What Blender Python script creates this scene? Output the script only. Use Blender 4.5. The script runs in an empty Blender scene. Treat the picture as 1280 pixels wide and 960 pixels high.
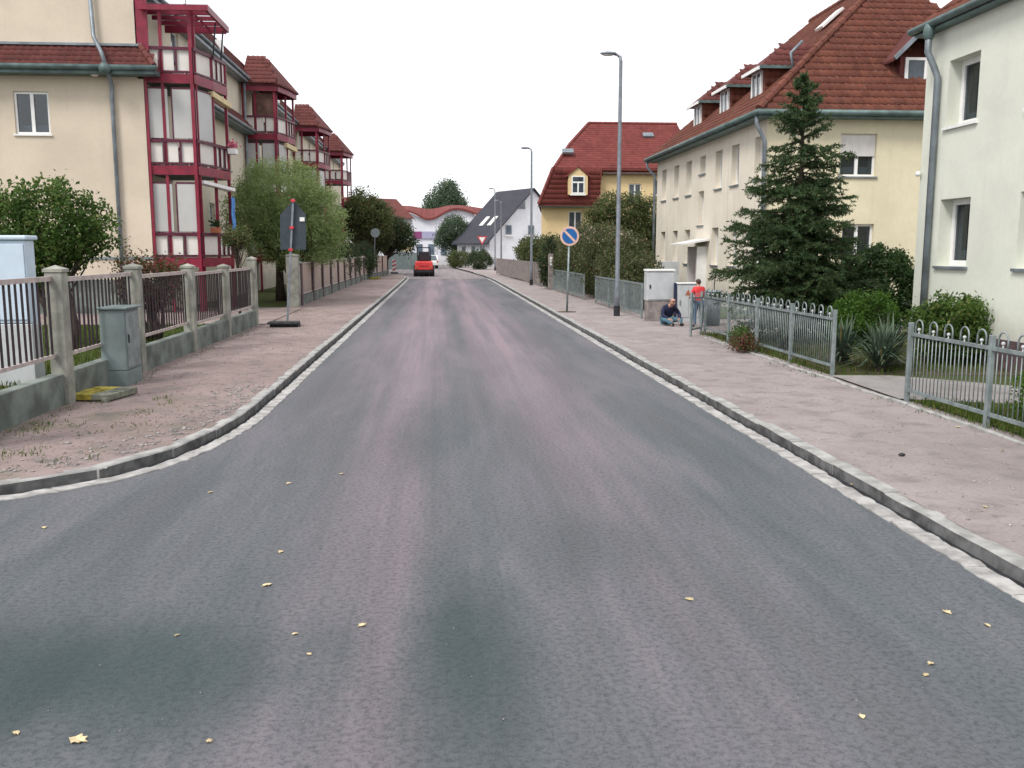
import bpy, math, random
import numpy as np
from mathutils import Vector, Matrix

R = math.radians
rnd = random.Random(7)
nrg = np.random.default_rng(11)
S = bpy.context.scene
COL = S.collection

# ------------------------------------------------------------------ camera, sky, sun, exposure
cam_d = bpy.data.cameras.new('camera')
cam_d.sensor_width = 36.0
cam_d.lens = 32.34
cam_d.clip_start = 0.05
cam_d.clip_end = 3000
cam = bpy.data.objects.new('camera', cam_d)
COL.objects.link(cam)
cam.location = (0, 0, 1.95)
cam.rotation_euler = (R(90 - 8.31), 0, R(-4.43))
S.camera = cam

SUN_EL, SUN_AZ = R(50), R(224)          # azimuth clockwise from +Y (north)
w = bpy.data.worlds.new('World')
S.world = w
w.use_nodes = True
nt = w.node_tree
nt.nodes.clear()
out = nt.nodes.new('ShaderNodeOutputWorld')
sky = nt.nodes.new('ShaderNodeTexSky')
sky.sky_type = 'NISHITA'
sky.sun_disc = False
sky.sun_elevation = SUN_EL
sky.sun_rotation = SUN_AZ
b1 = nt.nodes.new('ShaderNodeBackground'); b1.inputs[1].default_value = 0.10
b2 = nt.nodes.new('ShaderNodeBackground'); b2.inputs[0].default_value = (0.97, 0.975, 1.0, 1); b2.inputs[1].default_value = 0.72
mx = nt.nodes.new('ShaderNodeMixShader'); mx.inputs[0].default_value = 0.93   # closed overcast: the cloud layer hides nearly all blue
nt.links.new(sky.outputs[0], b1.inputs[0])
nt.links.new(b1.outputs[0], mx.inputs[1]); nt.links.new(b2.outputs[0], mx.inputs[2])
nt.links.new(mx.outputs[0], out.inputs[0])

sd = bpy.data.lights.new('sun', 'SUN')
sd.energy = 1.5
sd.angle = R(18)
sd.color = (1.0, 0.96, 0.90)
sun = bpy.data.objects.new('sun', sd)
COL.objects.link(sun)
sun.rotation_euler = (R(90) - SUN_EL, 0, -SUN_AZ + R(180))

S.view_settings.view_transform = 'Standard'
S.view_settings.look = 'None'
S.view_settings.exposure = 0.93
S.view_settings.gamma = 1.0

# ------------------------------------------------------------------ helpers
class MB:
    """collects boxes, tubes and polygons, then links them as one mesh object"""
    def __init__(s):
        s.v = []; s.f = []; s.m = []
    def add(s, vs, fs, mi=0):
        o = len(s.v)
        s.v.extend(tuple(map(float, p)) for p in vs)
        s.f.extend(tuple(i + o for i in f) for f in fs)
        s.m.extend([mi] * len(fs))
        return s
    def box(s, x0, x1, y0, y1, z0, z1, mi=0):
        return s.add([(x0, y0, z0), (x1, y0, z0), (x1, y1, z0), (x0, y1, z0), (x0, y0, z1), (x1, y0, z1), (x1, y1, z1), (x0, y1, z1)],
                     [(0, 3, 2, 1), (4, 5, 6, 7), (0, 1, 5, 4), (1, 2, 6, 5), (2, 3, 7, 6), (3, 0, 4, 7)], mi)
    def obox(s, T, u0, u1, v0, v1, d0, d1, mi=0):
        P = [T(u, v, d) for (u, v, d) in ((u0, v0, d0), (u1, v0, d0), (u1, v1, d0), (u0, v1, d0), (u0, v0, d1), (u1, v0, d1), (u1, v1, d1), (u0, v1, d1))]
        return s.add(P, [(0, 3, 2, 1), (4, 5, 6, 7), (0, 1, 5, 4), (1, 2, 6, 5), (2, 3, 7, 6), (3, 0, 4, 7)], mi)
    def bar(s, a, b, wx, wy, up=(0, 0, 1), mi=0):
        """a rectangular bar from a to b"""
        a = Vector(a); b = Vector(b); d = (b - a).normalized()
        u = Vector(up)
        if abs(d.dot(u)) > .98: u = Vector((0, 1, 0))
        x = d.cross(u).normalized(); y = x.cross(d).normalized()
        x *= wx / 2; y *= wy / 2
        return s.add([a - x - y, a + x - y, a + x + y, a - x + y, b - x - y, b + x - y, b + x + y, b - x + y],
                     [(0, 3, 2, 1), (4, 5, 6, 7), (0, 1, 5, 4), (1, 2, 6, 5), (2, 3, 7, 6), (3, 0, 4, 7)], mi)
    def tube(s, pts, rad, n=8, mi=0, cap=True):
        pts = [Vector(p) for p in pts]
        if not hasattr(rad, '__len__'): rad = [rad] * len(pts)
        vs = []; fs = []
        prev = None
        for i, p in enumerate(pts):
            d = (pts[min(i + 1, len(pts) - 1)] - pts[max(i - 1, 0)]).normalized()
            if prev is None:
                u = Vector((0, 0, 1)) if abs(d.z) < .9 else Vector((1, 0, 0))
                x = d.cross(u).normalized()
            else:
                x = (prev - d * prev.dot(d)).normalized()
            prev = x
            y = d.cross(x)
            for k in range(n):
                a = 2 * math.pi * k / n
                vs.append(p + (x * math.cos(a) + y * math.sin(a)) * rad[i])
        for i in range(len(pts) - 1):
            for k in range(n):
                k2 = (k + 1) % n
                fs.append((i * n + k, i * n + k2, (i + 1) * n + k2, (i + 1) * n + k))
        if cap:
            fs.append(tuple(range(n - 1, -1, -1)))
            fs.append(tuple((len(pts) - 1) * n + k for k in range(n)))
        return s.add(vs, fs, mi)
    def prism(s, poly, vec, mi=0):
        """closed prism of a 3-d polygon pushed along vec"""
        n = len(poly)
        a = [Vector(p) for p in poly]; v = Vector(vec)
        fs = [tuple(range(n - 1, -1, -1)), tuple(range(n, 2 * n))]
        fs += [(i, (i + 1) % n, n + (i + 1) % n, n + i) for i in range(n)]
        return s.add(a + [p + v for p in a], fs, mi)
    def blob(s, c, r, n=10, m=7, mi=0, jit=0.0):
        vs = []; fs = []
        for i in range(m + 1):
            th = math.pi * i / m
            for k in range(n):
                a = 2 * math.pi * k / n
                j = 1 + rnd.uniform(-jit, jit)
                vs.append((c[0] + r[0] * math.sin(th) * math.cos(a) * j, c[1] + r[1] * math.sin(th) * math.sin(a) * j, c[2] - r[2] * math.cos(th) * j))
        for i in range(m):
            for k in range(n):
                k2 = (k + 1) % n
                fs.append((i * n + k, i * n + k2, (i + 1) * n + k2, (i + 1) * n + k))
        return s.add(vs, fs, mi)
    def mesh(s, name, mats, off=(0, 0, 0), smooth=False):
        me = bpy.data.meshes.new(name)
        ox, oy, oz = off
        me.from_pydata([(x - ox, y - oy, z - oz) for x, y, z in s.v], [], s.f)
        if not isinstance(mats, (list, tuple)): mats = [mats]
        for m in mats: me.materials.append(m)
        if len(mats) > 1: me.polygons.foreach_set('material_index', s.m)
        if smooth: me.polygons.foreach_set('use_smooth', [True] * len(s.f))
        me.update()
        return me
    def build(s, name, mats, parent=None, smooth=False, bevel=0, kind=None, label=None, local=False):
        off = (0, 0, 0)
        if parent is not None and not local: off = origin(parent)
        o = bpy.data.objects.new(name, s.mesh(name, mats, off, smooth))
        COL.objects.link(o)
        if parent is not None: o.parent = parent
        if bevel:
            b = o.modifiers.new('bevel', 'BEVEL'); b.width = bevel; b.segments = 2; b.limit_method = 'ANGLE'; b.angle_limit = R(40)
        if kind: o['kind'] = kind
        if label: o['label'] = label
        return o

def origin(o):
    v = Vector((0, 0, 0))
    while o is not None:
        v += o.location; o = o.parent
    return tuple(v)

def tag(o, label, cat, group=None):
    o['label'] = label; o['category'] = cat
    if group: o['group'] = group
    return o

def thing(name, label, cat, loc=(0, 0, 0), group=None, rz=0):
    o = bpy.data.objects.new(name, None)
    o.empty_display_size = .2
    COL.objects.link(o)
    o.location = loc; o.rotation_euler = (0, 0, rz)
    return tag(o, label, cat, group)

def setting(name):
    o = bpy.data.objects.new(name, None); COL.objects.link(o); o['kind'] = 'structure'
    return o

def piece(name, me, parent, loc, rot=None, M=None):
    o = bpy.data.objects.new(name, me); COL.objects.link(o); o.parent = parent
    if M is not None: o.matrix_local = M
    else:
        o.location = loc
        if rot: o.rotation_euler = rot
    return o

def copy_tree(o, parent=None):
    c = o.copy(); COL.objects.link(c)
    if parent is not None: c.parent = parent
    for ch in list(o.children): copy_tree(ch, c)
    return c

def sheet(name, polys, mat, kind='structure'):
    me = bpy.data.meshes.new(name)
    vs = []; fs = []
    for p in polys:
        fs.append(tuple(range(len(vs), len(vs) + len(p)))); vs += p
    me.from_pydata(vs, [], fs); me.materials.append(mat); me.update()
    o = bpy.data.objects.new(name, me); COL.objects.link(o); o['kind'] = kind
    return o

def mesh_arr(name, verts, faces, mat):
    me = bpy.data.meshes.new(name)
    verts = np.asarray(verts, np.float32); faces = np.asarray(faces, np.int32)
    k = faces.shape[1]
    me.vertices.add(len(verts)); me.vertices.foreach_set('co', verts.ravel())
    me.loops.add(faces.size); me.loops.foreach_set('vertex_index', faces.ravel())
    me.polygons.add(len(faces)); me.polygons.foreach_set('loop_start', np.arange(0, faces.size, k, dtype=np.int32))
    me.polygons.foreach_set('loop_total', np.full(len(faces), k, np.int32))
    me.materials.append(mat)
    me.update(calc_edges=True); me.validate()
    return me

# ------------------------------------------------------------------ materials
def new_mat(name):
    m = bpy.data.materials.new(name); m.use_nodes = True
    n = m.node_tree
    b = n.nodes['Principled BSDF']
    return m, n, b

def mixc(n, fac, a, b, mode='MIX'):
    x = n.nodes.new('ShaderNodeMix'); x.data_type = 'RGBA'; x.blend_type = mode
    for sock, val in ((x.inputs[0], fac), (x.inputs[6], a), (x.inputs[7], b)):
        if hasattr(val, 'links') or hasattr(val, 'is_linked'): n.links.new(val, sock)
        elif isinstance(val, (tuple, list)): sock.default_value = (*val[:3], 1)
        else: sock.default_value = val
    return x.outputs[2]

def noise(n, vec, scale, detail=4, rough=.55, out=0, dist=0):
    t = n.nodes.new('ShaderNodeTexNoise')
    t.inputs['Scale'].default_value = scale; t.inputs['Detail'].default_value = detail; t.inputs['Roughness'].default_value = rough
    t.inputs['Distortion'].default_value = dist
    if vec is not None: n.links.new(vec, t.inputs['Vector'])
    return t.outputs[out]

def mapr(n, v, a, b, c=0., d=1., smooth=True):
    t = n.nodes.new('ShaderNodeMapRange'); t.clamp = True
    if smooth: t.interpolation_type = 'SMOOTHSTEP'
    n.links.new(v, t.inputs[0])
    for i, x in enumerate((a, b, c, d)): t.inputs[i + 1].default_value = x
    return t.outputs[0]

def math_(n, op, a, b=None):
    t = n.nodes.new('ShaderNodeMath'); t.operation = op
    for i, x in enumerate((a, b)):
        if x is None: continue
        if isinstance(x, (int, float)): t.inputs[i].default_value = x
        else: n.links.new(x, t.inputs[i])
    return t.outputs[0]

def pos(n):
    return n.nodes.new('ShaderNodeNewGeometry').outputs['Position']

def scaled(n, vec, s):
    t = n.nodes.new('ShaderNodeMapping'); t.inputs['Scale'].default_value = s
    n.links.new(vec, t.inputs[0]); return t.outputs[0]

def bump(n, b, h, strength=.3, dist=.02):
    t = n.nodes.new('ShaderNodeBump'); t.inputs['Strength'].default_value = strength; t.inputs['Distance'].default_value = dist
    n.links.new(h, t.inputs['Height']); n.links.new(t.outputs[0], b.inputs['Normal'])

def plain(name, c, rough=.6, metal=0, var=.18, scale=6, bmp=0, bscale=60, spec=.4):
    m, n, b = new_mat(name)
    p = pos(n)
    f = noise(n, p, scale, 5)
    dark = tuple(x * (1 - var) for x in c); lite = tuple(min(1, x * (1 + var)) for x in c)
    col = mixc(n, mapr(n, f, .3, .7), dark, lite)
    n.links.new(col, b.inputs['Base Color'])
    b.inputs['Roughness'].default_value = rough; b.inputs['Metallic'].default_value = metal
    b.inputs['Specular IOR Level'].default_value = spec
    if bmp: bump(n, b, noise(n, p, bscale, 4), bmp, .01)
    return m

def plaster(name, c, dirt=(.30, .27, .24), amount=.35, grain=1.0):
    m, n, b = new_mat(name)
    p = pos(n)
    big = noise(n, p, .55, 5, .6)
    col = mixc(n, mapr(n, big, .3, .72), tuple(x * .90 for x in c), tuple(min(1, x * 1.05) for x in c))
    streak = noise(n, scaled(n, p, (2.2, 2.2, .14)), 1.4, 6, .65)
    col = mixc(n, mapr(n, streak, .52, .85, 0, amount), col, dirt)
    fine = noise(n, p, 9, 6, .7)
    col = mixc(n, mapr(n, fine, .35, .7, 0, .12), col, tuple(x * .6 for x in c))
    sx = n.nodes.new('ShaderNodeSeparateXYZ'); n.links.new(p, sx.inputs[0])
    base_ = math_(n, 'ADD', sx.outputs[2], math_(n, 'MULTIPLY', noise(n, p, 2.2, 6, .7), -1.6))
    col = mixc(n, mapr(n, base_, .35, -.55, 0, .45), col, dirt)      # rain splash at the foot of the wall
    pt = noise(n, scaled(n, p, (.5, .5, .9)), .8, 2, .4)
    col = mixc(n, mapr(n, pt, .60, .63, 0, .16), col, tuple(min(1, x * 1.12) for x in c))   # touched-up paint
    n.links.new(col, b.inputs['Base Color'])
    b.inputs['Roughness'].default_value = .93; b.inputs['Specular IOR Level'].default_value = .15
    bump(n, b, noise(n, p, 120 * grain, 3), .35, .006)
    return m

def foliage(name, dark, lite, alt=None, alt_amt=.12, trans=.35):
    m, n, b = new_mat(name)
    g = n.nodes.new('ShaderNodeNewGeometry')
    isl = g.outputs['Random Per Island']
    cl = noise(n, g.outputs['Position'], 1.3, 3)
    f = math_(n, 'ADD', math_(n, 'MULTIPLY', isl, .55), math_(n, 'MULTIPLY', mapr(n, cl, .3, .7), .45))
    col = mixc(n, f, dark, lite)
    if alt:
        r2 = math_(n, 'FRACT', math_(n, 'MULTIPLY', isl, 37.7))
        col = mixc(n, mapr(n, r2, 1 - alt_amt, 1 - alt_amt + .04), col, alt)
    n.links.new(col, b.inputs['Base Color'])
    b.inputs['Roughness'].default_value = .62; b.inputs['Specular IOR Level'].default_value = .25
    t = n.nodes.new('ShaderNodeBsdfTranslucent'); n.links.new(col, t.inputs[0])
    ms = n.nodes.new('ShaderNodeMixShader'); ms.inputs[0].default_value = trans
    n.links.new(b.outputs[0], ms.inputs[1]); n.links.new(t.outputs[0], ms.inputs[2])
    n.links.new(ms.outputs[0], n.nodes['Material Output'].inputs[0])
    return m

def tile_mat(name, cols, moss=.0):
    """roof tiles: each tile (each mesh island / object) has its own tone"""
    m, n, b = new_mat(name)
    g = n.nodes.new('ShaderNodeNewGeometry'); oi = n.nodes.new('ShaderNodeObjectInfo')
    r = math_(n, 'FRACT', math_(n, 'ADD', math_(n, 'MULTIPLY', g.outputs['Random Per Island'], 1.0), math_(n, 'MULTIPLY', oi.outputs['Random'], 3.0)))
    patch = noise(n, g.outputs['Position'], .8, 4)
    f = math_(n, 'ADD', math_(n, 'MULTIPLY', r, .6), math_(n, 'MULTIPLY', mapr(n, patch, .3, .7), .4))
    col = mixc(n, f, cols[0], cols[1])
    lich = noise(n, g.outputs['Position'], 7, 5, .65)
    col = mixc(n, mapr(n, lich, .50, .74, 0, .65), col, cols[2])
    wx = noise(n, scaled(n, g.outputs['Position'], (1.6, 1.6, .35)), 1.2, 6, .7)
    col = mixc(n, mapr(n, wx, .48, .72, 0, .45), col, tuple(x * .45 for x in cols[0]))
    n.links.new(col, b.inputs['Base Color'])
    b.inputs['Roughness'].default_value = .85; b.inputs['Specular IOR Level'].default_value = .2
    return m

def glass_mat(name, c=(.035, .045, .055), refl=.06):
    m, n, b = new_mat(name)
    p = pos(n)
    f = noise(n, p, 1.6, 3)
    n.links.new(mixc(n, mapr(n, f, .35, .65), c, tuple(x * 2.0 for x in c)), b.inputs['Base Color'])
    b.inputs['Roughness'].default_value = refl; b.inputs['Specular IOR Level'].default_value = .5
    bump(n, b, noise(n, p, 2.5, 2), .04, .02)
    return m

M = {}
# road: new asphalt with dust tracks along the lane, wet or fresh dark patches
def road_material(name, base=(.098, .126, .134), dust=(.285, .222, .252), dark=(.080, .098, .104), tracks=True):
    m, n, b = new_mat(name)
    p = pos(n)
    sx = n.nodes.new('ShaderNodeSeparateXYZ'); n.links.new(p, sx.inputs[0])
    wob = noise(n, scaled(n, p, (.35, .10, 1)), 1.0, 3)
    x = math_(n, 'ADD', sx.outputs[0], math_(n, 'MULTIPLY', math_(n, 'SUBTRACT', wob, .5), .9))
    long = noise(n, scaled(n, p, (2.6, .06, 1)), 1.0, 6, .65)
    patch = noise(n, scaled(n, p, (1.1, .16, 1)), 1.0, 7, .68, dist=.35)
    fine = noise(n, p, 30, 7, .78)
    grain = noise(n, p, 150, 3, .65)
    col = mixc(n, mapr(n, patch, .34, .62), dark, base)
    if tracks:
        cr = n.nodes.new('ShaderNodeValToRGB'); cr.color_ramp.interpolation = 'B_SPLINE'
        n.links.new(mapr(n, x, -2.2, 3.4, 0, 1, False), cr.inputs[0])
        e = cr.color_ramp.elements
        e[0].position = 0; e[0].color = (.22, .22, .22, 1)
        e[1].position = 1; e[1].color = (.12, .12, .12, 1)
        for q, v in ((.10, .25), (.20, .40), (.31, .95), (.38, .60), (.45, .18), (.53, .50), (.62, .75), (.70, .50), (.80, .18), (.90, .20)):
            k = e.new(q); k.color = (v, v, v, 1)
        far = mapr(n, sx.outputs[1], 3, 24, .44, 1.22)
        d = math_(n, 'MULTIPLY', math_(n, 'MULTIPLY', cr.outputs[0], far), mapr(n, long, .25, .7, .45, 1.25))
        d = math_(n, 'ADD', d, mapr(n, patch, .42, .8, .05, .38))
        # dark oil / fresh bitumen patches lying on the near part of the road
        sp = None
        for (cx, cy, rx, ry, s) in ((-1.75, 4.35, 1.15, .80, .85), (-2.4, 4.2, .8, .6, .6), (.02, 4.55, .34, 1.3, .75), (-.15, 10.5, .5, 2.4, .35), (1.0, 6.2, .5, .8, .22), (-1.2, 5.0, .35, 1.6, .30)):
            dx = math_(n, 'DIVIDE', math_(n, 'SUBTRACT', x, cx), rx); dy = math_(n, 'DIVIDE', math_(n, 'SUBTRACT', sx.outputs[1], cy), ry)
            q = math_(n, 'SQRT', math_(n, 'ADD', math_(n, 'MULTIPLY', dx, dx), math_(n, 'MULTIPLY', dy, dy)))
            q = math_(n, 'ADD', q, math_(n, 'MULTIPLY', math_(n, 'SUBTRACT', noise(n, scaled(n, p, (1.5, .55, 1)), 1.6, 9, .74), .5), 1.7))
            v = mapr(n, q, .0, 1.5, s, 0)
            sp = v if sp is None else math_(n, 'MAXIMUM', sp, v)
        d = math_(n, 'MULTIPLY', d, math_(n, 'SUBTRACT', 1.0, sp))
        col = mixc(n, d, col, dust)
        col = mixc(n, math_(n, 'MULTIPLY', sp, .72), col, (.026, .046, .046))
    else:
        col = mixc(n, mapr(n, long, .3, .7, 0, .8), base, dust)
    col = mixc(n, mapr(n, fine, .42, .66, 0, .60), col, tuple(x * .35 for x in base))
    col = mixc(n, mapr(n, grain, .58, .74, 0, .50), col, (.27, .26, .26))
    col = mixc(n, mapr(n, grain, .42, .26, 0, .55), col, (.012, .014, .015))
    n.links.new(col, b.inputs['Base Color'])
    b.inputs['Roughness'].default_value = .9; b.inputs['Specular IOR Level'].default_value = .15
    h = math_(n, 'ADD', math_(n, 'MULTIPLY', grain, .7), fine)
    bump(n, b, h, .55, .012)
    return m
M['road'] = road_material('asphalt_new')
M['oldroad'] = road_material('asphalt_old', (.22, .20, .21), (.34, .29, .29), (.15, .14, .15), False)

def dirt_material(name, c1, c2, c3, green=0):
    m, n, b = new_mat(name)
    p = pos(n)
    big = noise(n, p, .45, 5, .6); mid = noise(n, p, 2.6, 6, .65, dist=.4); fine = noise(n, p, 26, 6, .75); gr = noise(n, p, 120, 2)
    col = mixc(n, mapr(n, big, .35, .65), c1, c2)
    col = mixc(n, mapr(n, mid, .46, .72, 0, .85), col, c3)
    wide = noise(n, scaled(n, p, (1.0, .6, 1)), 1.1, 8, .72)
    col = mixc(n, mapr(n, wide, .45, .75, 0, .55), col, tuple((x + y) * .42 for x, y in zip(c1, c3)))
    col = mixc(n, mapr(n, fine, .45, .75, 0, .45), col, tuple(x * .45 for x in c1))
    col = mixc(n, mapr(n, gr, .62, .8, 0, .5), col, (.50, .45, .43))
    if green:
        sx = n.nodes.new('ShaderNodeSeparateXYZ'); n.links.new(p, sx.inputs[0])
        e = mapr(n, sx.outputs[0], -3.0, -4.7, 0, 1) 
        gm = math_(n, 'MULTIPLY', mapr(n, noise(n, p, 1.1, 5), .45, .62), mapr(n, sx.outputs[1], 15, 8, .15, 1))
        col = mixc(n, math_(n, 'MULTIPLY', math_(n, 'ADD', math_(n, 'MULTIPLY', e, .6), .25), gm), col, (.12, .125, .075))
    n.links.new(col, b.inputs['Base Color'])
    b.inputs['Roughness'].default_value = .96; b.inputs['Specular IOR Level'].default_value = .1
    h = math_(n, 'ADD', math_(n, 'MULTIPLY', mid, 2.0), math_(n, 'ADD', fine, math_(n, 'MULTIPLY', gr, .5)))
    bump(n, b, h, .7, .03)
    return m
M['dirt_l'] = dirt_material('gravel_left', (.282, .218, .206), (.345, .272, .258), (.170, .158, .152), 1)
M['dirt_r'] = dirt_material('gravel_right', (.318, .274, .270), (.378, .328, .320), (.225, .200, .194))
M['lawn'] = dirt_material('lawn_soil', (.06, .085, .028), (.085, .10, .035), (.11, .095, .05))
M['soil'] = dirt_material('soil', (.10, .085, .06), (.13, .11, .08), (.07, .06, .045))
M['path'] = dirt_material('path_grey', (.30, .28, .28), (.36, .34, .33), (.22, .20, .20))
M['kerb'] = plain('kerb_concrete', (.31, .305, .295), .9, var=.28, scale=5, bmp=.5, bscale=70)
M['gutter'] = plain('gutter_concrete', (.34, .33, .32), .9, var=.30, scale=7, bmp=.5, bscale=60)
M['kerb_front'] = plain('kerb_face_dark', (.105, .105, .105), .8, var=.5, scale=6)  # darker grey for the road-facing side of the kerb stones
M['joint'] = plain('gutter_joint', (.018, .02, .024), .9, var=.5, scale=12)
M['concrete'] = plain('post_concrete', (.27, .27, .235), .92, var=.28, scale=3.2, bmp=.5, bscale=50)
M['plinth'] = plain('plinth_concrete', (.145, .165, .15), .92, var=.40, scale=2.4, bmp=.4, bscale=40)
M['rail'] = plain('rail_pale', (.42, .36, .34), .6, var=.2)
M['ironbar'] = plain('iron_dark', (.020, .011, .016), .5, var=.3)
M['red'] = plain('steel_red', (.205, .012, .034), .42, var=.22, scale=4)
M['red_dk'] = plain('steel_dark_red', (.085, .008, .028), .45, var=.25)
M['panel'] = plain('panel_cream', (.68, .65, .61), .55, var=.06, scale=2)
M['wallA'] = plaster('plaster_pinkbeige', (.63, .545, .44), amount=.22)
M['wallA2'] = plaster('plaster_cream', (.68, .62, .50), amount=.25)
M['wallB1'] = plaster('plaster_greenishwhite', (.665, .685, .60), amount=.20)
M['wallB2'] = plaster('plaster_yellowcream', (.71, .65, .47), amount=.22)
M['wallB2s'] = plaster('plaster_pinkgrey', (.74, .68, .58), amount=.50)
M['yellow'] = plaster('plaster_yellow', (.72, .55, .31), amount=.12)
M['whitewall'] = plaster('plaster_white', (.74, .76, .80), amount=.1)
M['whitewall2'] = plaster('plaster_pearl', (.70, .71, .76), amount=.1)
M['frame'] = plain('window_white', (.78, .78, .77), .4, var=.05)
M['glass'] = glass_mat('pane_dark')
M['glass_b'] = glass_mat('pane_blue', (.05, .075, .10), .08)
M['glass_w'] = plain('pane_frost', (.46, .46, .45), .3, var=.10, scale=.7)
M['shutter'] = plain('shutter_white', (.62, .60, .58), .5, var=.06)
M['zinc'] = plain('zinc', (.20, .23, .255), .5, .35, var=.25, scale=3)
M['zinc_g'] = plain('zinc_green', (.10, .15, .145), .55, .2, var=.3, scale=3)
M['tile'] = tile_mat('tiles_brick', ((.105, .036, .026), (.178, .064, .043), (.16, .092, .078)))
M['tile_d'] = tile_mat('tiles_brown', ((.100, .034, .032), (.155, .050, .044), (.11, .065, .062)))
M['tile_r'] = tile_mat('tiles_red', ((.140, .036, .033), (.205, .054, .047), (.14, .065, .060)))
M['slate'] = tile_mat('slate_dark', ((.040, .042, .055), (.062, .062, .078), (.05, .05, .055)))
M['lamp'] = plain('lamp_galv', (.21, .23, .26), .5, .4, var=.15)
M['galv'] = plain('galvanised', (.23, .27, .275), .5, .35, var=.22, scale=7)
M['cabgrey'] = plain('cabinet_greygreen', (.16, .20, .20), .6, var=.13, scale=3, bmp=.1)
M['cabwhite'] = plain('cabinet_white', (.46, .48, .49), .5, var=.10, scale=3)
M['cabblue'] = plain('cabinet_paleblue', (.52, .62, .72), .5, var=.07, scale=2)
M['yellowp'] = plain('plastic_yellow', (.33, .27, .045), .7, var=.35, scale=9)
M['rubber'] = plain('rubber_dark', (.035, .037, .04), .8, var=.4, scale=9)
M['rubberg'] = plain('rubber_grey', (.16, .165, .13), .85, var=.4, scale=9)
M['signback'] = plain('sign_back', (.035, .050, .062), .5, var=.15)
M['white'] = plain('white_paint', (.75, .75, .73), .5, var=.06)
M['redp'] = plain('red_paint', (.55, .04, .05), .5, var=.1)
M['rollerred'] = plain('roller_red', (.62, .055, .050), .45, var=.15, scale=2)
M['black'] = plain('black_parts', (.018, .018, .022), .6, var=.4)
M['blue'] = plain('sign_blue', (.012, .11, .33), .45, var=.08)
M['ring'] = plain('sign_ring_faded', (.66, .43, .35), .5, var=.08)
M['wood_g'] = plain('wood_grey', (.23, .20, .19), .85, var=.3, scale=5)
M['beige'] = plaster('fence_beige', (.44, .345, .30), amount=.3)
M['fencebrown'] = plain('fence_brown', (.085, .055, .06), .8, var=.3)
M['bark'] = plain('bark', (.055, .042, .032), .95, var=.4, scale=9, bmp=.6, bscale=40)
M['blind'] = plain('blind_brown', (.12, .065, .05), .8, var=.35, scale=4)
M['blossom'] = plain('blossom', (.50, .38, .33), .9, var=.2)
M['skin'] = plain('skin', (.48, .27, .20), .55, var=.08)
M['hair'] = plain('hair_brown', (.045, .025, .02), .7, var=.3)
M['shirt'] = plain('shirt_red', (.62, .045, .050), .8, var=.12)
M['jeans'] = plain('trousers_blue', (.055, .10, .17), .85, var=.2)
M['teal'] = plain('trousers_teal', (.07, .15, .20), .85, var=.2)
M['navy'] = plain('jacket_navy', (.014, .018, .05), .85, var=.3)
M['shoe'] = plain('shoe_dark', (.012, .012, .016), .6, var=.3)
M['magenta'] = plain('sign_magenta', (.22, .05, .15), .5, var=.08)
M['lilac'] = plain('sign_lilac', (.33, .33, .46), .5, var=.08)
M['cloth_blue'] = plain('cloth_blue', (.10, .26, .58), .85, var=.2, scale=8)
M['awning'] = plain('awning_cream', (.62, .52, .30), .7, var=.1)
M['terracotta'] = plain('terracotta', (.36, .12, .06), .8, var=.15)
M['pink'] = plain('petal_pink', (.62, .16, .24), .7, var=.25, scale=20)

def clear_glass(name='glass_clear', tint=(.93, .95, .95), g=.12):
    m, n, b = new_mat(name)
    t = n.nodes.new('ShaderNodeBsdfTransparent'); t.inputs[0].default_value = (*tint, 1)
    gl = n.nodes.new('ShaderNodeBsdfGlossy'); gl.inputs['Roughness'].default_value = .05
    x = n.nodes.new('ShaderNodeMixShader'); x.inputs[0].default_value = g
    n.links.new(t.outputs[0], x.inputs[1]); n.links.new(gl.outputs[0], x.inputs[2]); n.links.new(x.outputs[0], n.nodes['Material Output'].inputs[0])
    return m
M['clear'] = clear_glass()
M['view'] = clear_glass('glass_pane', (.50, .56, .60), .09)
M['room'] = plain('room_dark', (.035, .036, .040), .9, var=.5, scale=3)
M['curtain'] = plain('curtain_white', (.42, .43, .43), .9, var=.15, scale=14)
F = {}
F['shrub'] = foliage('leaves_garden', (.030, .072, .016), (.120, .200, .042), (.20, .22, .07), .10, .45)
F['willow'] = foliage('leaves_pale', (.165, .240, .080), (.36, .46, .20), (.38, .43, .20), .18, .55)
F['dark'] = foliage('leaves_dark', (.020, .042, .022), (.080, .115, .048), (.13, .08, .045), .10)
F['olive'] = foliage('leaves_olive', (.042, .066, .022), (.135, .165, .060), (.15, .09, .055), .10)
F['hedge'] = foliage('leaves_hedge', (.038, .056, .022), (.125, .140, .058), (.18, .12, .085), .08)
F['spruce'] = foliage('needles', (.022, .052, .022), (.095, .150, .060), (.12, .12, .05), .08, .40)
F['bright'] = foliage('leaves_bright', (.022, .068, .010), (.095, .180, .025), None)
F['bush'] = foliage('leaves_bush', (.014, .040, .013), (.060, .105, .030), None)
F['redleaf'] = foliage('leaves_red', (.065, .036, .020), (.19, .065, .050), (.07, .10, .03), .4)
F['yucca'] = foliage('blades_yucca', (.030, .056, .038), (.110, .155, .100), (.20, .17, .07), .08, .1)
F['grass'] = foliage('grass_blades', (.036, .072, .012), (.115, .170, .028), (.18, .15, .05), .12)
F['far'] = foliage('leaves_far', (.055, .092, .062), (.140, .190, .110), None)

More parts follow.
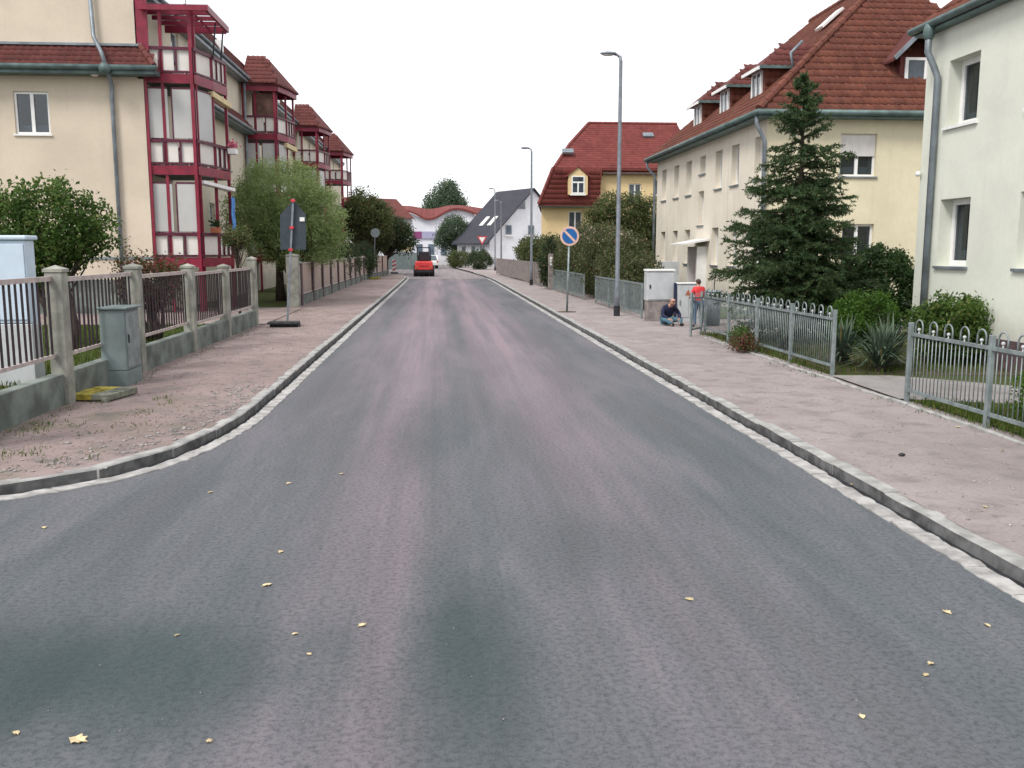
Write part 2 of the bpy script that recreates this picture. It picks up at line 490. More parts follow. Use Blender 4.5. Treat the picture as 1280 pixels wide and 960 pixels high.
# ------------------------------------------------------------------ ground, road, pavements
L_K = [(-2.17, 64), (-2.17, 40), (-2.17, 25), (-2.17, 14), (-2.17, 12.06), (-2.18, 11.05), (-2.25, 10.24), (-2.43, 9.25), (-2.65, 8.65), (-2.90, 8.22), (-3.27, 7.87), (-3.72, 7.58), (-4.5, 7.25), (-6.0, 6.8), (-9.0, 6.2), (-14.0, 5.6)]
L_K = [(-14.0, 76.6), (-6.0, 75.6), (-3.6, 74.2), (-2.7, 72.2), (-2.3, 69.5)] + L_K
R_K = [(3.38, -4), (3.38, 10), (3.38, 30), (3.38, 60), (3.27, 66), (3.11, 72.6), (2.50, 82.8), (1.90, 92.4), (.92, 109)]

def resample(pts, step):
    P = [Vector((a, b)) for a, b in pts]
    o = []
    acc = 0
    for i in range(len(P) - 1):
        a, b = P[i], P[i + 1]
        L = (b - a).length; t = acc
        while t < L:
            o.append(a + (b - a) * (t / L)); t += step
        acc = t - L
    return o

def smooth_path(pts, it=2):
    for _ in range(it):
        q = [pts[0]]
        for i in range(len(pts) - 1):
            a = Vector(pts[i]); b = Vector(pts[i + 1])
            q += [tuple(a * .75 + b * .25), tuple(a * .25 + b * .75)]
        q.append(pts[-1]); pts = q
    return pts

def offset(pts, d):
    o = []
    for i, p in enumerate(pts):
        a = Vector(pts[max(0, i - 1)]); b = Vector(pts[min(len(pts) - 1, i + 1)])
        t = (b - a).normalized(); nrm = Vector((-t.y, t.x))
        o.append(tuple(Vector(p) + nrm * d))
    return o

L_K = smooth_path(L_K); R_K = smooth_path(R_K)
Lback = offset(L_K, -.30)      # left path runs towards the camera: its right-hand side is the pavement
Rback = offset(R_K, -.30)
sheet('ground', [[(-700, -100, -.17), (700, -100, -.17), (700, 900, -.17), (-700, 900, -.17)]], M['soil'])
sheet('road', [[(-40, -30, -.1), (3.75, -30, -.1), (3.75, 66, -.1), (-40, 66, -.1)]], M['road'])
sheet('side_road', [[(-60, 66.004, -.104), (12, 66.004, -.104), (12, 150, -.104), (-60, 150, -.104)]], M['oldroad'])
sheet('left_pavement', [[(x, y, 0) for x, y in Lback] + [(-14.4, 5.6, 0), (-14.4, 76.5, 0)]], M['dirt_l'])
sheet('right_pavement', [[(x, y, 0) for x, y in Rback] + [(30, 109, 0), (30, -4, 0)]], M['dirt_r'])
sheet('left_lawn', [[(-40, 9.0, .012), (-4.98, 9.0, .012), (-4.98, 24.4, .012), (-5.35, 24.4, .012), (-5.35, 75, .012), (-40, 75, .012)]], M['lawn'])
sheet('driveway', [[(-14, 24.7, .018), (-4.6, 24.6, .018), (-4.6, 31.7, .018), (-14, 31.6, .018)]], M['dirt_l'])
sheet('right_lawn', [[(6.1, 2, .02), (30, 2, .02), (30, 20.9, .02), (6.1, 20.9, .02)], [(6.9, 25.5, .02), (30, 25.5, .02), (30, 75, .02), (5.9, 75, .02)]], M['lawn'])
sheet('garden_path', [[(5.95, 11.42, .026), (7.2, 10.9, .026), (9.0, 10.4, .026), (9.0, 11.4, .026), (7.6, 13.0, .026), (6.9, 13.62, .026), (6.02, 13.68, .026)]], M['path'])
sheet('garden_bed', [[(6.2, 13.9, .027), (9, 13.4, .027), (9.4, 20.6, .027), (6.2, 20.6, .027)]], M['soil'])

def stone_mesh(name, L, w0, w1, z0, z1, mat, jit, seg=5, top_in=.012, face=None):
    """one stone of length L along local x, from y=w0 to y=w1, with chipped edges"""
    mb = MB(); vs = []; fs = []
    for i in range(seg + 1):
        x = -L / 2 + L * i / seg
        if i == 0: x += rnd.uniform(.0, .005)
        if i == seg: x -= rnd.uniform(.0, .005)
        a = w0 + rnd.uniform(-jit, jit); b = w1 + rnd.uniform(-jit, jit) * .6
        zz = z1 + rnd.uniform(-.006, .006)
        vs += [(x, a, z0), (x, a, zz - top_in), (x, a + top_in, zz), (x, b - top_in, zz), (x, b, zz - top_in), (x, b, z0)]
    f0 = []
    for i in range(seg):
        o = i * 6
        f0.append((o, o + 1, o + 7, o + 6))
        for k in range(1, 5): fs.append((o + k, o + k + 1, o + 7 + k, o + 6 + k))
    fs.append((5, 4, 3, 2, 1, 0)); o = seg * 6; fs.append(tuple(o + k for k in range(6)))
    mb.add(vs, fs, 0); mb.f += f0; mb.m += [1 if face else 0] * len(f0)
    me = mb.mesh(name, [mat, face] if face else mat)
    me.flip_normals()
    return me

def lay(path, side, holder, name, meshes, L, y_shift=0, ymax=200):
    pts = resample(path, L)
    for i in range(len(pts) - 1):
        a, b = pts[i], pts[i + 1]
        c = (a + b) / 2
        if c.y > ymax: continue
        t = (b - a)
        ang = math.atan2(t.y, t.x)
        if side < 0: ang += math.pi
        piece(name, meshes[i % len(meshes)] if len(meshes) < 3 else rnd.choice(meshes), holder, (c.x, c.y, rnd.uniform(-.004, .003)), (rnd.uniform(-.012, .012), rnd.uniform(-.004, .004), ang + rnd.uniform(-.008, .008)))

kerb = setting('kerb'); gutter = setting('gutter')
# the pavement lies on the right-hand side of both paths: local +y must point to it
kmesh = [stone_mesh('kerb_stone', 1.0,   .196, .340, -.16, .004, M['kerb'], .006, face=M['kerb_front']) for _ in range(5)]
gmesh = [stone_mesh('gutter_stone', .5,     .0, .150, -.16, -.088, M['gutter'], .009, 6, .006) for _ in range(7)]
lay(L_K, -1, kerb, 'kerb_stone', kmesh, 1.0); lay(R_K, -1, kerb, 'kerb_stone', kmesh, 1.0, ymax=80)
lay(L_K, -1, gutter, 'gutter_stone', gmesh, .5, ymax=72); lay(R_K, -1, gutter, 'gutter_stone', gmesh, .5, ymax=66)
for path in (L_K, R_K):
    a = offset(path, -.14); b = offset(path, -.22)
    o = sheet('gutter_joint', [[(*a[i], -.097), (*a[i + 1], -.097), (*b[i + 1], -.097), (*b[i], -.097)] for i in range(len(a) - 1)], M['joint'])

# concrete edging between the right pavement and the gardens
em = [stone_mesh('edging_stone', 1.0, -.03, .03, -.1, .035, M['kerb'], .004) for _ in range(3)]
edging = setting('edging')
for i in range(16):
    piece('edging_stone', em[i % 3], edging, (5.86 + rnd.uniform(-.01, .01), 4.5 + i, rnd.uniform(-.01, .004)), (0, 0, R(90) + rnd.uniform(-.01, .01)))

def scatter(name, pts, size, mat, flat=.6, n=5):
    """many little stones as one stuff object"""
    N = len(pts); vs = np.zeros((N, 6, 3)); base = np.array([(1, 0, 0), (0, 1, 0), (-1, 0, 0), (0, -1, 0), (0, 0, 1), (0, 0, -.3)], float)
    for i, p in enumerate(pts):
        s = size * (0.4 + 1.2 * nrg.random() ** 2); a = nrg.random() * 6.28
        b = base * np.array([s * nrg.uniform(.7, 1.4), s, s * flat])
        c, d = math.cos(a), math.sin(a)
        vs[i, :, 0] = b[:, 0] * c - b[:, 1] * d + p[0]; vs[i, :, 1] = b[:, 0] * d + b[:, 1] * c + p[1]; vs[i, :, 2] = b[:, 2] + p[2]
    f0 = np.array([(0, 1, 4), (1, 2, 4), (2, 3, 4), (3, 0, 4), (1, 0, 5), (2, 1, 5), (3, 2, 5), (0, 3, 5)])
    fs = (f0[None] + (np.arange(N) * 6)[:, None, None]).reshape(-1, 3)
    o = bpy.data.objects.new(name, mesh_arr(name, vs.reshape(-1, 3), fs, mat)); COL.objects.link(o); o['kind'] = 'stuff'
    return o

def left_edge(y):
    best = -2.48
    for (x, yy) in Lback:
        if yy < 13 and abs(yy - y) < .25: best = min(best, x)
    return best
pp = []
while len(pp) < 2600:
    y = 6.3 + 26 * rnd.random() ** 1.8; x = rnd.uniform(-4.75, -2.5)
    if y < 12.5 and x > left_edge(y) - .05: continue
    if y < 7.9 and x > -4.2: continue
    pp.append((x, y, .002))
scatter('gravel', pp, .014, plain('pebble', (.27, .22, .20), .95, var=.5, scale=30))
pp = []
while len(pp) < 420:
    y = 7.4 + 6 * rnd.random(); x = left_edge(y) - abs(rnd.gauss(0, .35)) - .05
    if x > -4.8 and y > 7.7: pp.append((x, y, .002))
scatter('rubble', pp, .024, plain('rubble_grey', (.25, .235, .225), .95, var=.5, scale=20), .5)
pp = [(rnd.uniform(3.72, 5.8), 4.5 + 24 * rnd.random() ** 1.8, .002) for _ in range(1800)]
scatter('gravel', pp, .011, plain('pebble_light', (.34, .28, .26), .95, var=.5, scale=30))

pp = [(rnd.uniform(-2.0, 3.3), 3.2 + 14 * rnd.random() ** 1.5, -.098) for _ in range(700)]
scatter('road_grit', pp, .0045, plain('grit', (.22, .20, .19), .95, var=.6, scale=40))

def blades(name, pts, h, wd, mat, lean=.5):
    N = len(pts); P = np.array(pts, float)
    hh = h * nrg.uniform(.45, 1.3, N); a = nrg.uniform(0, 6.28, N); l = nrg.uniform(0, lean, N) * hh
    dx, dy = np.cos(a), np.sin(a)
    vs = np.zeros((N, 4, 3))
    vs[:, 0] = P + np.stack([-dy * wd, dx * wd, 0 * hh], 1)
    vs[:, 1] = P + np.stack([dy * wd, -dx * wd, 0 * hh], 1)
    vs[:, 2] = P + np.stack([dx * l * .35 + dy * wd * .6, dy * l * .35 - dx * wd * .6, hh * .6], 1)
    vs[:, 3] = P + np.stack([dx * l, dy * l, hh], 1)
    fs = np.array([(0, 1, 2, 3)]) + (np.arange(N) * 4)[:, None]
    o = bpy.data.objects.new(name, mesh_arr(name, vs.reshape(-1, 3), fs, mat)); COL.objects.link(o); o['kind'] = 'stuff'
    return o

g = []
while len(g) < 26000:          # grass in the right front gardens
    x = rnd.uniform(5.92, 9.2); y = 6 + 15 * rnd.random() ** 1.3
    if 11.2 - (x - 6) * .35 < y < 13.75 and x < 9: continue
    if x < 6.05 and rnd.random() < .4: continue
    if y > 13.7 and rnd.random() < .45: continue
    g.append((x, y, .02))
blades('grass', g, .085, .006, F['grass'])
g = []
while len(g) < 24000:          # lawn behind the left fence
    x = rnd.uniform(-11, -5.02); y = rnd.uniform(9.2, 24.2)
    g.append((x, y, .012))
blades('grass', g, .09, .008, F['grass'])
g = []
CL = [(rnd.uniform(-4.8, -3.3), rnd.uniform(8.0, 13.0)) for _ in range(26)]
for _ in range(1500):          # weeds at the foot of the left wall and along the pavement edges
    k = rnd.random()
    if k < .5: x, y = -4.66 + abs(rnd.gauss(0, .13)), 7.5 + 24 * rnd.random() ** 1.6
    elif k < .8: x, y = 5.80 + rnd.gauss(0, .10), 5 + 15 * rnd.random()
    else: x, y = rnd.choice(CL); x += rnd.gauss(0, .07); y += rnd.gauss(0, .08)
    if k >= .8 and x > left_edge(y) - .1: continue
    if math.sin(y * 5.1) + math.sin(y * 1.7 + 2) > .1 or k >= .8: g.append((x, y, 0))
blades('weeds', g, .040, .005, F['grass'], 1.5)

# ------------------------------------------------------------------ wall, window and roof builders
def face_T(O, u, n):
    O = Vector(O); u = Vector(u).normalized(); n = Vector(n).normalized(); z = Vector((0, 0, 1))
    return lambda a, v, d: tuple(O + u * a + z * v + n * d)

def wall(mb, T, W, z0, z1, holes, rev, mi=0):
    us = sorted({0, W, *[h[0] for h in holes], *[h[1] for h in holes]})
    vs = sorted({z0, z1, *[h[2] for h in holes], *[h[3] for h in holes]})
    us = [u for u in us if 0 <= u <= W]; vs = [v for v in vs if z0 <= v <= z1]
    for i in range(len(us) - 1):
        for j in range(len(vs) - 1):
            cu = (us[i] + us[i + 1]) / 2; cv = (vs[j] + vs[j + 1]) / 2
            if any(h[0] < cu < h[1] and h[2] < cv < h[3] for h in holes): continue
            mb.add([T(us[i], vs[j], 0), T(us[i + 1], vs[j], 0), T(us[i + 1], vs[j + 1], 0), T(us[i], vs[j + 1], 0)], [(0, 1, 2, 3)], mi)
    for (a, b, c, d) in holes:
        for (p, q) in (((a, c), (b, c)), ((b, c), (b, d)), ((b, d), (a, d)), ((a, d), (a, c))):
            mb.add([T(p[0], p[1], 0), T(p[0], p[1], -rev - .05), T(q[0], q[1], -rev - .05), T(q[0], q[1], 0)], [(0, 1, 2, 3)], mi)

def window(parent, T, h, rev, mullion=True, glass=None, sill=True, shutter=0, fr=.065, transom=0, curtain=False, sill_mat=None):
    a, b, c, d = h
    glass = glass or M['glass']
    mb = MB()
    e = .003
    mb.obox(T, a + e, b - e, c + e, c + fr, -rev - .04, -rev + .03)
    mb.obox(T, a + e, b - e, d - fr, d - e, -rev - .04, -rev + .03)
    mb.obox(T, a + e, a + fr, c + fr, d - fr, -rev - .04, -rev + .03)
    mb.obox(T, b - fr, b - e, c + fr, d - fr, -rev - .04, -rev + .03)
    m = (a + b) / 2
    top = d - fr
    if transom:
        tz = d - (d - c) * transom
        mb.obox(T, a + fr, b - fr, tz - .03, tz + .03, -rev - .04, -rev + .028); top = tz - .03
    if mullion: mb.obox(T, m - fr * .75, m + fr * .75, c + fr, top, -rev - .04, -rev + .026)
    o = mb.build('window', M['frame'], parent)
    spans = [(a + fr, m - fr * .75), (m + fr * .75, b - fr)] if mullion else [(a + fr, b - fr)]
    for (p, q) in spans:
        MB().obox(T, p, q, c + fr, top, -rev - .03, -rev - .006).build('pane', M['view'] if curtain else glass, o)
    if curtain:
        MB().obox(T, a + .01, b - .01, c + .01, d - .01, -rev - .17, -rev - .16).build('room_back', M['room'], o)
        k1 = a + (b - a) * rnd.uniform(.08, .2); k2 = b - (b - a) * rnd.uniform(.08, .2)
        for (p, q) in ((a + .02, k1), (k2, b - .02)):
            mbc = MB(); nfold = 7
            pts = [(p + (q - p) * i / nfold, -rev - .08 - (.022 if i % 2 else 0)) for i in range(nfold + 1)]
            for i in range(nfold):
                mbc.add([T(pts[i][0], c + .05, pts[i][1]), T(pts[i + 1][0], c + .05, pts[i + 1][1]), T(pts[i + 1][0], d - .05, pts[i + 1][1]), T(pts[i][0], d - .05, pts[i][1])], [(0, 1, 2, 3)])
            mbc.build('curtain', M['curtain'], o)
        MB().obox(T, a + .02, b - .02, c + .05, c + (d - c) * rnd.uniform(.14, .30), -rev - .135, -rev - .13).build('net_curtain', M['curtain'], o)
    if transom: MB().obox(T, a + fr, b - fr, tz + .03, d - fr, -rev - .03, -rev - .006).build('pane', glass, o)
    if sill: MB().obox(T, a - .05, b + .05, c - .05, c - .003, -rev + .02, .05).build('sill', sill_mat or M['zinc'], o)
    if shutter: MB().obox(T, a + .012, b - .012, d - (d - c) * shutter, d - .004, -rev + .034, -rev + .06).build('shutter', M['shutter'], o)
    return o

def plane(O, u, w_):
    O = Vector(O); u = Vector(u).normalized(); w_ = Vector(w_).normalized(); n = u.cross(w_).normalized()
    return O, u, w_, n

def inside(poly, a, b):
    r = False
    for i in range(len(poly)):
        x1, y1 = poly[i]; x2, y2 = poly[i - 1]
        if (y1 > b) != (y2 > b) and a < (x2 - x1) * (b - y1) / (y2 - y1) + x1: r = not r
    return r

TW, TL = .215, .300
def tile_arrays(W=TW, L=TL):
    prof = [(0, .022), (.22 * W, .036), (.45 * W, .022), (.70 * W, .008), (1.02 * W, .016)]
    v = []
    for (a, h) in prof: v.append((a, -.03, h + .020))
    for (a, h) in prof: v.append((a, L + .03, h - .006))
    for (a, h) in prof: v.append((a, -.03, h - .006))
    n = len(prof)
    f = [(i, i + 1, n + i + 1, n + i) for i in range(n - 1)] + [(2 * n + i, 2 * n + i + 1, i + 1, i) for i in range(n - 1)]
    return np.array(v), np.array(f)
TV, TF = tile_arrays()
TILE_ME = {}
def tile_mesh(mat):
    if mat.name not in TILE_ME: TILE_ME[mat.name] = mesh_arr('roof_tile', TV, TF, mat)
    return TILE_ME[mat.name]

def tiles(poly, pl, parent, mat, n_single=0, key=None, W=TW, L=TL, name='roof_tile', hs=1.0):
    """lay tiles on a roof plane: the n_single first ones (by key) are objects, the rest one part of kind stuff"""
    O, u, w_, n = pl
    off = Vector(origin(parent))
    A = [p[0] for p in poly]; B = [p[1] for p in poly]
    cells = []
    b = min(B); 
    while b < max(B) - L * .3:
        a = min(A)
        while a < max(A):
            if inside(poly, a + W / 2, b + L * .5): cells.append((a, b))
            a += W
        b += L
    if key: cells.sort(key=lambda c: key(O + u * c[0] + w_ * c[1]))
    me = tile_mesh(mat)
    for (a, b) in cells[:n_single]:
        p = O + u * (a + rnd.uniform(-.006, .006)) + w_ * (b + rnd.uniform(-.005, .005)) + n * rnd.uniform(-.002, .003) - off
        X = (u + w_ * rnd.uniform(-.010, .010)).normalized(); Y = n.cross(X)
        Mx = Matrix(((X.x, Y.x, n.x, p.x), (X.y, Y.y, n.y, p.y), (X.z, Y.z, n.z, p.z), (0, 0, 0, 1)))
        piece(name, me, parent, None, M=Mx)
    rest = cells[n_single:]
    if rest:
        V0, F0 = (TV, TF) if (W == TW and L == TL) else tile_arrays(W, L)
        vs = []; fs = []
        un, wn, nn = (np.array(x) for x in (u, w_, n))
        for i, (a, b) in enumerate(rest):
            p = np.array(O) + un * (a + rnd.uniform(-.006, .006)) + wn * (b + rnd.uniform(-.005, .005)) + nn * rnd.uniform(-.002, .003)
            vs.append(p + V0[:, :1] * un + V0[:, 1:2] * wn + V0[:, 2:] * nn * hs); fs.append(F0 + i * len(V0))
        o = bpy.data.objects.new('tile_field', mesh_arr('tile_field', np.concatenate(vs) - np.array(off), np.concatenate(fs), mat)); COL.objects.link(o); o.parent = parent; o['kind'] = 'stuff'

def ridge_tiles(a, b, parent, mat, step=.38, r=.11):
    a = Vector(a); b = Vector(b); d = (b - a); n = max(1, int(d.length / step)); d.normalize()
    mb = MB().tube([(0, 0, 0), (0, 0, step * 1.08)], [r * 1.06, r * .94], 8, cap=True)
    me = mb.mesh('ridge_tile', mat, smooth=False)
    q = d.to_track_quat('Z', 'Y').to_matrix().to_4x4()
    off = Vector(origin(parent))
    for i in range(n):
        p = a + d * (i * (b - a).length / n) - off
        piece('ridge_tile', me, parent, None, M=Matrix.Translation(p) @ q)

def roof_poly(mb, pts, th=.10):
    """one roof slope with thickness downward"""
    mb.prism([Vector(p) - Vector((0, 0, th)) for p in pts], (0, 0, th))

def gutter_line(a, b, parent, mat, r=.075, name='gutter'):
    return MB().tube([a, b], r, 8).build(name, mat, parent, smooth=True)

def downpipe(pts, parent, mat, r=.055):
    o = MB().tube(pts, r, 10).build('drainpipe', mat, parent, smooth=True)
    return o

# ------------------------------------------------------------------ house A: the row of flats on the left
HA = thing('apartment_building', 'long beige block of flats with dark red steel balconies, on the left', 'building', (-8.7, 29, 0))
YG = 29.0
xw = -8.7
Tg = face_T((-24, YG, 0), (1, 0, 0), (0, -1, 0))       # gable wall: u = X + 24
def gx(x): return x + 24
holes_g = [(gx(-12.45), gx(-11.45), 5.33, 6.55), (gx(-14.9), gx(-13.9), 5.33, 6.55), (gx(-14.9), gx(-13.9), 2.5, 3.72)]
mb = MB()
wall(mb, Tg, gx(xw), 0, 7.35, holes_g, .09)
mb.build('end_wall', M['wallA'], HA)
MB().obox(Tg, 0, gx(xw) - .124, 7.35, 9.6, -.3, 0).build('upper_wall', M['wallA'], HA)
for h in holes_g:
    window(HA, Tg, h, .09, True, M['glass_b'], sill_mat=M['frame'], curtain=True)
MB().obox(Tg, 0, gx(xw) + .03, 1.66, 1.73, -.1, .035).build('plinth_ledge', M['zinc'], HA)
MB().obox(Tg, 0, gx(xw) - .002, .0, 1.05, -.1, .05).build('plinth', M['plinth'], HA)
# street front
Ts = face_T((xw, YG, 0), (0, 1, 0), (1, 0, 0))
LEN = 55.5
holes_s = []
ST = [0.0, 14.2, 28.4, 42.6]
for s in ST:
    for z in (1.66, 4.46):
        holes_s.append((s + .5, s + 1.3, z, z + 2.1)); holes_s.append((s + 1.45, s + 2.2, z + .8, z + 2.1))
        holes_s.append((s + 4.6, s + 5.4, z + .75, z + 2.05)); holes_s.append((s + 7.3, s + 8.1, z + .75, z + 2.05)); holes_s.append((s + 10.5, s + 11.3, z + .75, z + 2.05))
mb = MB()
wall(mb, Ts, LEN, 0, 7.4, holes_s, .12)
mb.build('front_wall', M['wallA2'], HA)
for h in holes_s:
    if h[0] % 14.2 < 2.5: window(HA, Ts, h, .12, (h[1] - h[0]) > 1.1, M['glass'], sill=False)
    else: window(HA, Ts, h, .12, True, M['glass'])
Tu = face_T((xw - .12, YG + .012, 0), (0, 1, 0), (1, 0, 0))
holes_u = []
for s in ST:
    holes_u += [(s + .35, s + 1.15, 7.3, 9.2), (s + 3.6, s + 4.5, 8.0, 9.2), (s + 7.6, s + 8.4, 8.2, 9.2)]
mb = MB(); wall(mb, Tu, LEN - .02, 7.2, 9.6, holes_u, .1); mb.build('upper_front_wall', M['wallA2'], HA)
for h in holes_u: window(HA, Tu, h, .1, False, M['glass_b'], sill=False)
MB().box(-24, xw - .45, YG + .45, YG + LEN, 0, 9.5).build('wall_core', M['wallA2'], HA)
MB().box(-24, xw, YG + LEN - .3, YG + LEN, 0, 9.55).build('far_end_wall', M['wallA2'], HA)

# pent roof band at the end wall
rf = MB()
roof_poly(rf, [(-24, 28.5, 7.2), (-8.2, 28.5, 7.2), (-8.72, 29.02, 7.87), (-24, 29.02, 7.87)], .08)
pent = rf.build('pent_roof', M['tile_d'], HA)
pl = plane((-14.3, 28.5, 7.2), (1, 0, 0), (0, .52, .67))
tiles([(0, 0), (6.1, 0), (5.6, .85), (0, .85)], pl, pent, M['tile_d'], 120, None, TW, .212)
ridge_tiles((-8.22, 28.47, 7.24), (-8.76, 29.0, 7.93), pent, M['tile_d'], .3, .08)
MB().box(-24, -8.66, 28.9, 29.03, 7.86, 7.93).build('flashing', M['zinc'], HA)
gutter_line((-24, 28.44, 7.17), (-8.15, 28.44, 7.17), HA, M['zinc_g'], .08)
MB().box(-24, -8.2, 28.5, 28.995, 7.0, 7.115).build('soffit', M['zinc_g'], HA)
# street side band
rf = MB()
roof_poly(rf, [(-8.2, 28.5, 7.2), (-8.2, 43.1, 7.2), (-8.78, 43.1, 7.87), (-8.78, 29.04, 7.87)], .08)
ps = rf.build('pent_roof', M['tile_d'], HA)
pl = plane((-8.2, 31.7, 7.2), (0, 1, 0), (-.58, 0, .67))
tiles([(0, 0), (11.3, 0), (11.3, .88), (0, .88)], pl, ps, M['tile_d'], 0, None, TW, .22)
gutter_line((-8.15, 31.6, 7.15), (-8.15, 43.1, 7.15), HA, M['zinc'], .07)
MB().box(-8.69, -8.2, 31.6, 43.1, 7.02, 7.11).build('soffit', M['zinc_g'], HA)
# drainpipes
downpipe([(-10.05, 28.86, 9.6), (-10.0, 28.86, 8.1), (-9.62, 28.30, 7.55), (-9.55, 28.38, 7.2), (-9.58, 28.9, 6.75), (-9.60, 28.9, 6.4), (-9.60, 28.9, .1)], HA, M['zinc'], .06)
MB().blob((-9.58, 28.36, 7.12), (.17, .15, .17)).build('rain_hopper', M['zinc_g'], HA, smooth=True)
MB().blob((-10.0, 28.75, 7.05), (.14, .12, .10)).build('wall_lamp', M['panel'], HA, smooth=True)
downpipe([(-8.55, 42.95, 9.4), (-8.55, 42.95, .1)], HA, M['zinc'], .055)
# main roof: steep tiled band at the street with a low roof behind it
rf = MB()
roof_poly(rf, [(-8.45, YG - .1, 9.5), (-8.45, 33.6, 9.5), (-9.6, 33.6, 9.85), (-9.6, YG - .1, 9.85)], .1)
rf.build('roof_edge', M['tile_d'], HA)
rf = MB()
roof_poly(rf, [(-8.42, 33.4, 9.5), (-8.42, 84.5, 9.5), (-9.0, 84.5, 10.4), (-9.0, 36.0, 10.4)], .1)
roof_poly(rf, [(-9.6, 33.4, 9.6), (-8.42, 33.4, 9.5), (-9.0, 36.0, 10.4), (-9.6, 36, 10.2)], .1)
roof_poly(rf, [(-9.0, 36, 10.4), (-9.0, 84.5, 10.4), (-16.4, 84.5, 10.9), (-16.4, 36, 10.9)], .1)
roof_poly(rf, [(-16.4, 36, 10.9), (-16.4, 84.5, 10.9), (-24.4, 84.5, 9.5), (-24.4, 36, 9.5)], .1)
roof_poly(rf, [(-9.6, YG - .1, 9.85), (-9.6, 36, 9.85), (-24.4, 36, 9.7), (-24.4, YG - .1, 9.7)], .1)
rf.build('roof', M['tile_d'], HA)
pl = plane((-8.42, 33.4, 9.5), (0, 1, 0), (-.58, 0, .90))
tiles([(0, 0), (51, 0), (51, 1.05), (2.6, 1.05)], pl, HA, M['tile_d'], 0)
gutter_line((-8.38, YG, 9.48), (-8.38, 84.5, 9.48), HA, M['zinc'], .07)
MB().box(-8.83, -8.4, YG, 84.5, 9.28, 9.39).build('eave_soffit', M['zinc'], HA)
MB().tube([(-9.4, 37, 10.1), (-9.4, 37, 11.4)], .02, 6).build('antenna', M['zinc'], HA)
for y in (38.5, 51.5, 64.5):
    MB().box(-8.72, -8.5, y, y + .45, 9.72, 10.12).build('roof_window', M['frame'], HA)

BOW = [(xw, .1), (-7.32, .2), (-7.03, 1.3), (-6.86, 2.40), (xw, 2.50)]
def bow(s, grow=0, z=0):
    r = []
    for x, y in BOW:
        yy = y - 1.3
        r.append((x + (grow if x > xw else 0), YG + s + 1.3 + yy * (1 + grow / 1.2), z))
    return r

def side_panels(b, s, z0, z1, mat, name, inset=.05, splits=(3, 1, 3, 3), edges=range(4), post=True):
    P = bow(s, -.02)
    for e in edges:
        p0 = Vector(P[e]); p1 = Vector(P[e + 1]); k = splits[e]
        for i in range(k):
            a = p0.lerp(p1, i / k); c = p0.lerp(p1, (i + 1) / k)
            d = (c - a).normalized()
            a2 = a + d * inset; c2 = c - d * inset
            a2.z = c2.z = (z0 + z1) / 2
            MB().bar(a2, c2, .03, z1 - z0).build(name, mat, b)

def balcony(s, floor, z, glazed=None, pale_under=True):
    b = MB().prism([Vector(p) for p in bow(s, 0, z)], (0, 0, .13)).build('balcony', M['plinth'], HA)
    P = bow(s, .03)
    for e in range(4):
        a = Vector(P[e]); c = Vector(P[e + 1]); a.z = c.z = z + .135
        MB().bar(a, c, .06, .27).build('fascia', M['red'], b)
    # rail and framing members
    for e in range(4):
        a = Vector(P[e]); c = Vector(P[e + 1])
        k = (3, 1, 3, 3)[e]
        mb = MB()
        a.z = c.z = z + 1.0
        mb.bar(a, c, .07, .09)
        a.z = c.z = z + .33
        mb.bar(a, c, .05, .05)
        for i in range(0, k + 1):
            q = a.lerp(c, min(max(i / k, .012), .988))
            mb.bar((q.x, q.y, z + .34), (q.x, q.y, z + .96), .05, .05)
        mb.build('railing', M['red_dk'], b)
    side_panels(b, s, z + .375, z + .945, M['panel'], 'railing_panel')
    if glazed:
        P2 = bow(s, 0)
        for e in glazed:
            p0 = Vector(P2[e]); p1 = Vector(P2[e + 1]); k = (2, 1, 2, 2)[e]
            for i in range(k):
                a = p0.lerp(p1, i / k); c = p0.lerp(p1, (i + 1) / k); d = (c - a).normalized()
                a += d * .06; c -= d * .06
                a.z = c.z = z + 1.06 + .74
                MB().bar(a, c, .02, 1.44).build('glass_screen', M['glass_w'], b)
                mb = MB()
                a.z = c.z = z + 2.53
                mb.bar(a, c, .04, .05)
                mb.bar((a.x, a.y, z + 1.06), (a.x, a.y, z + 2.5), .04, .04)
                mb.build('screen_frame', M['red_dk'], b)
    return b

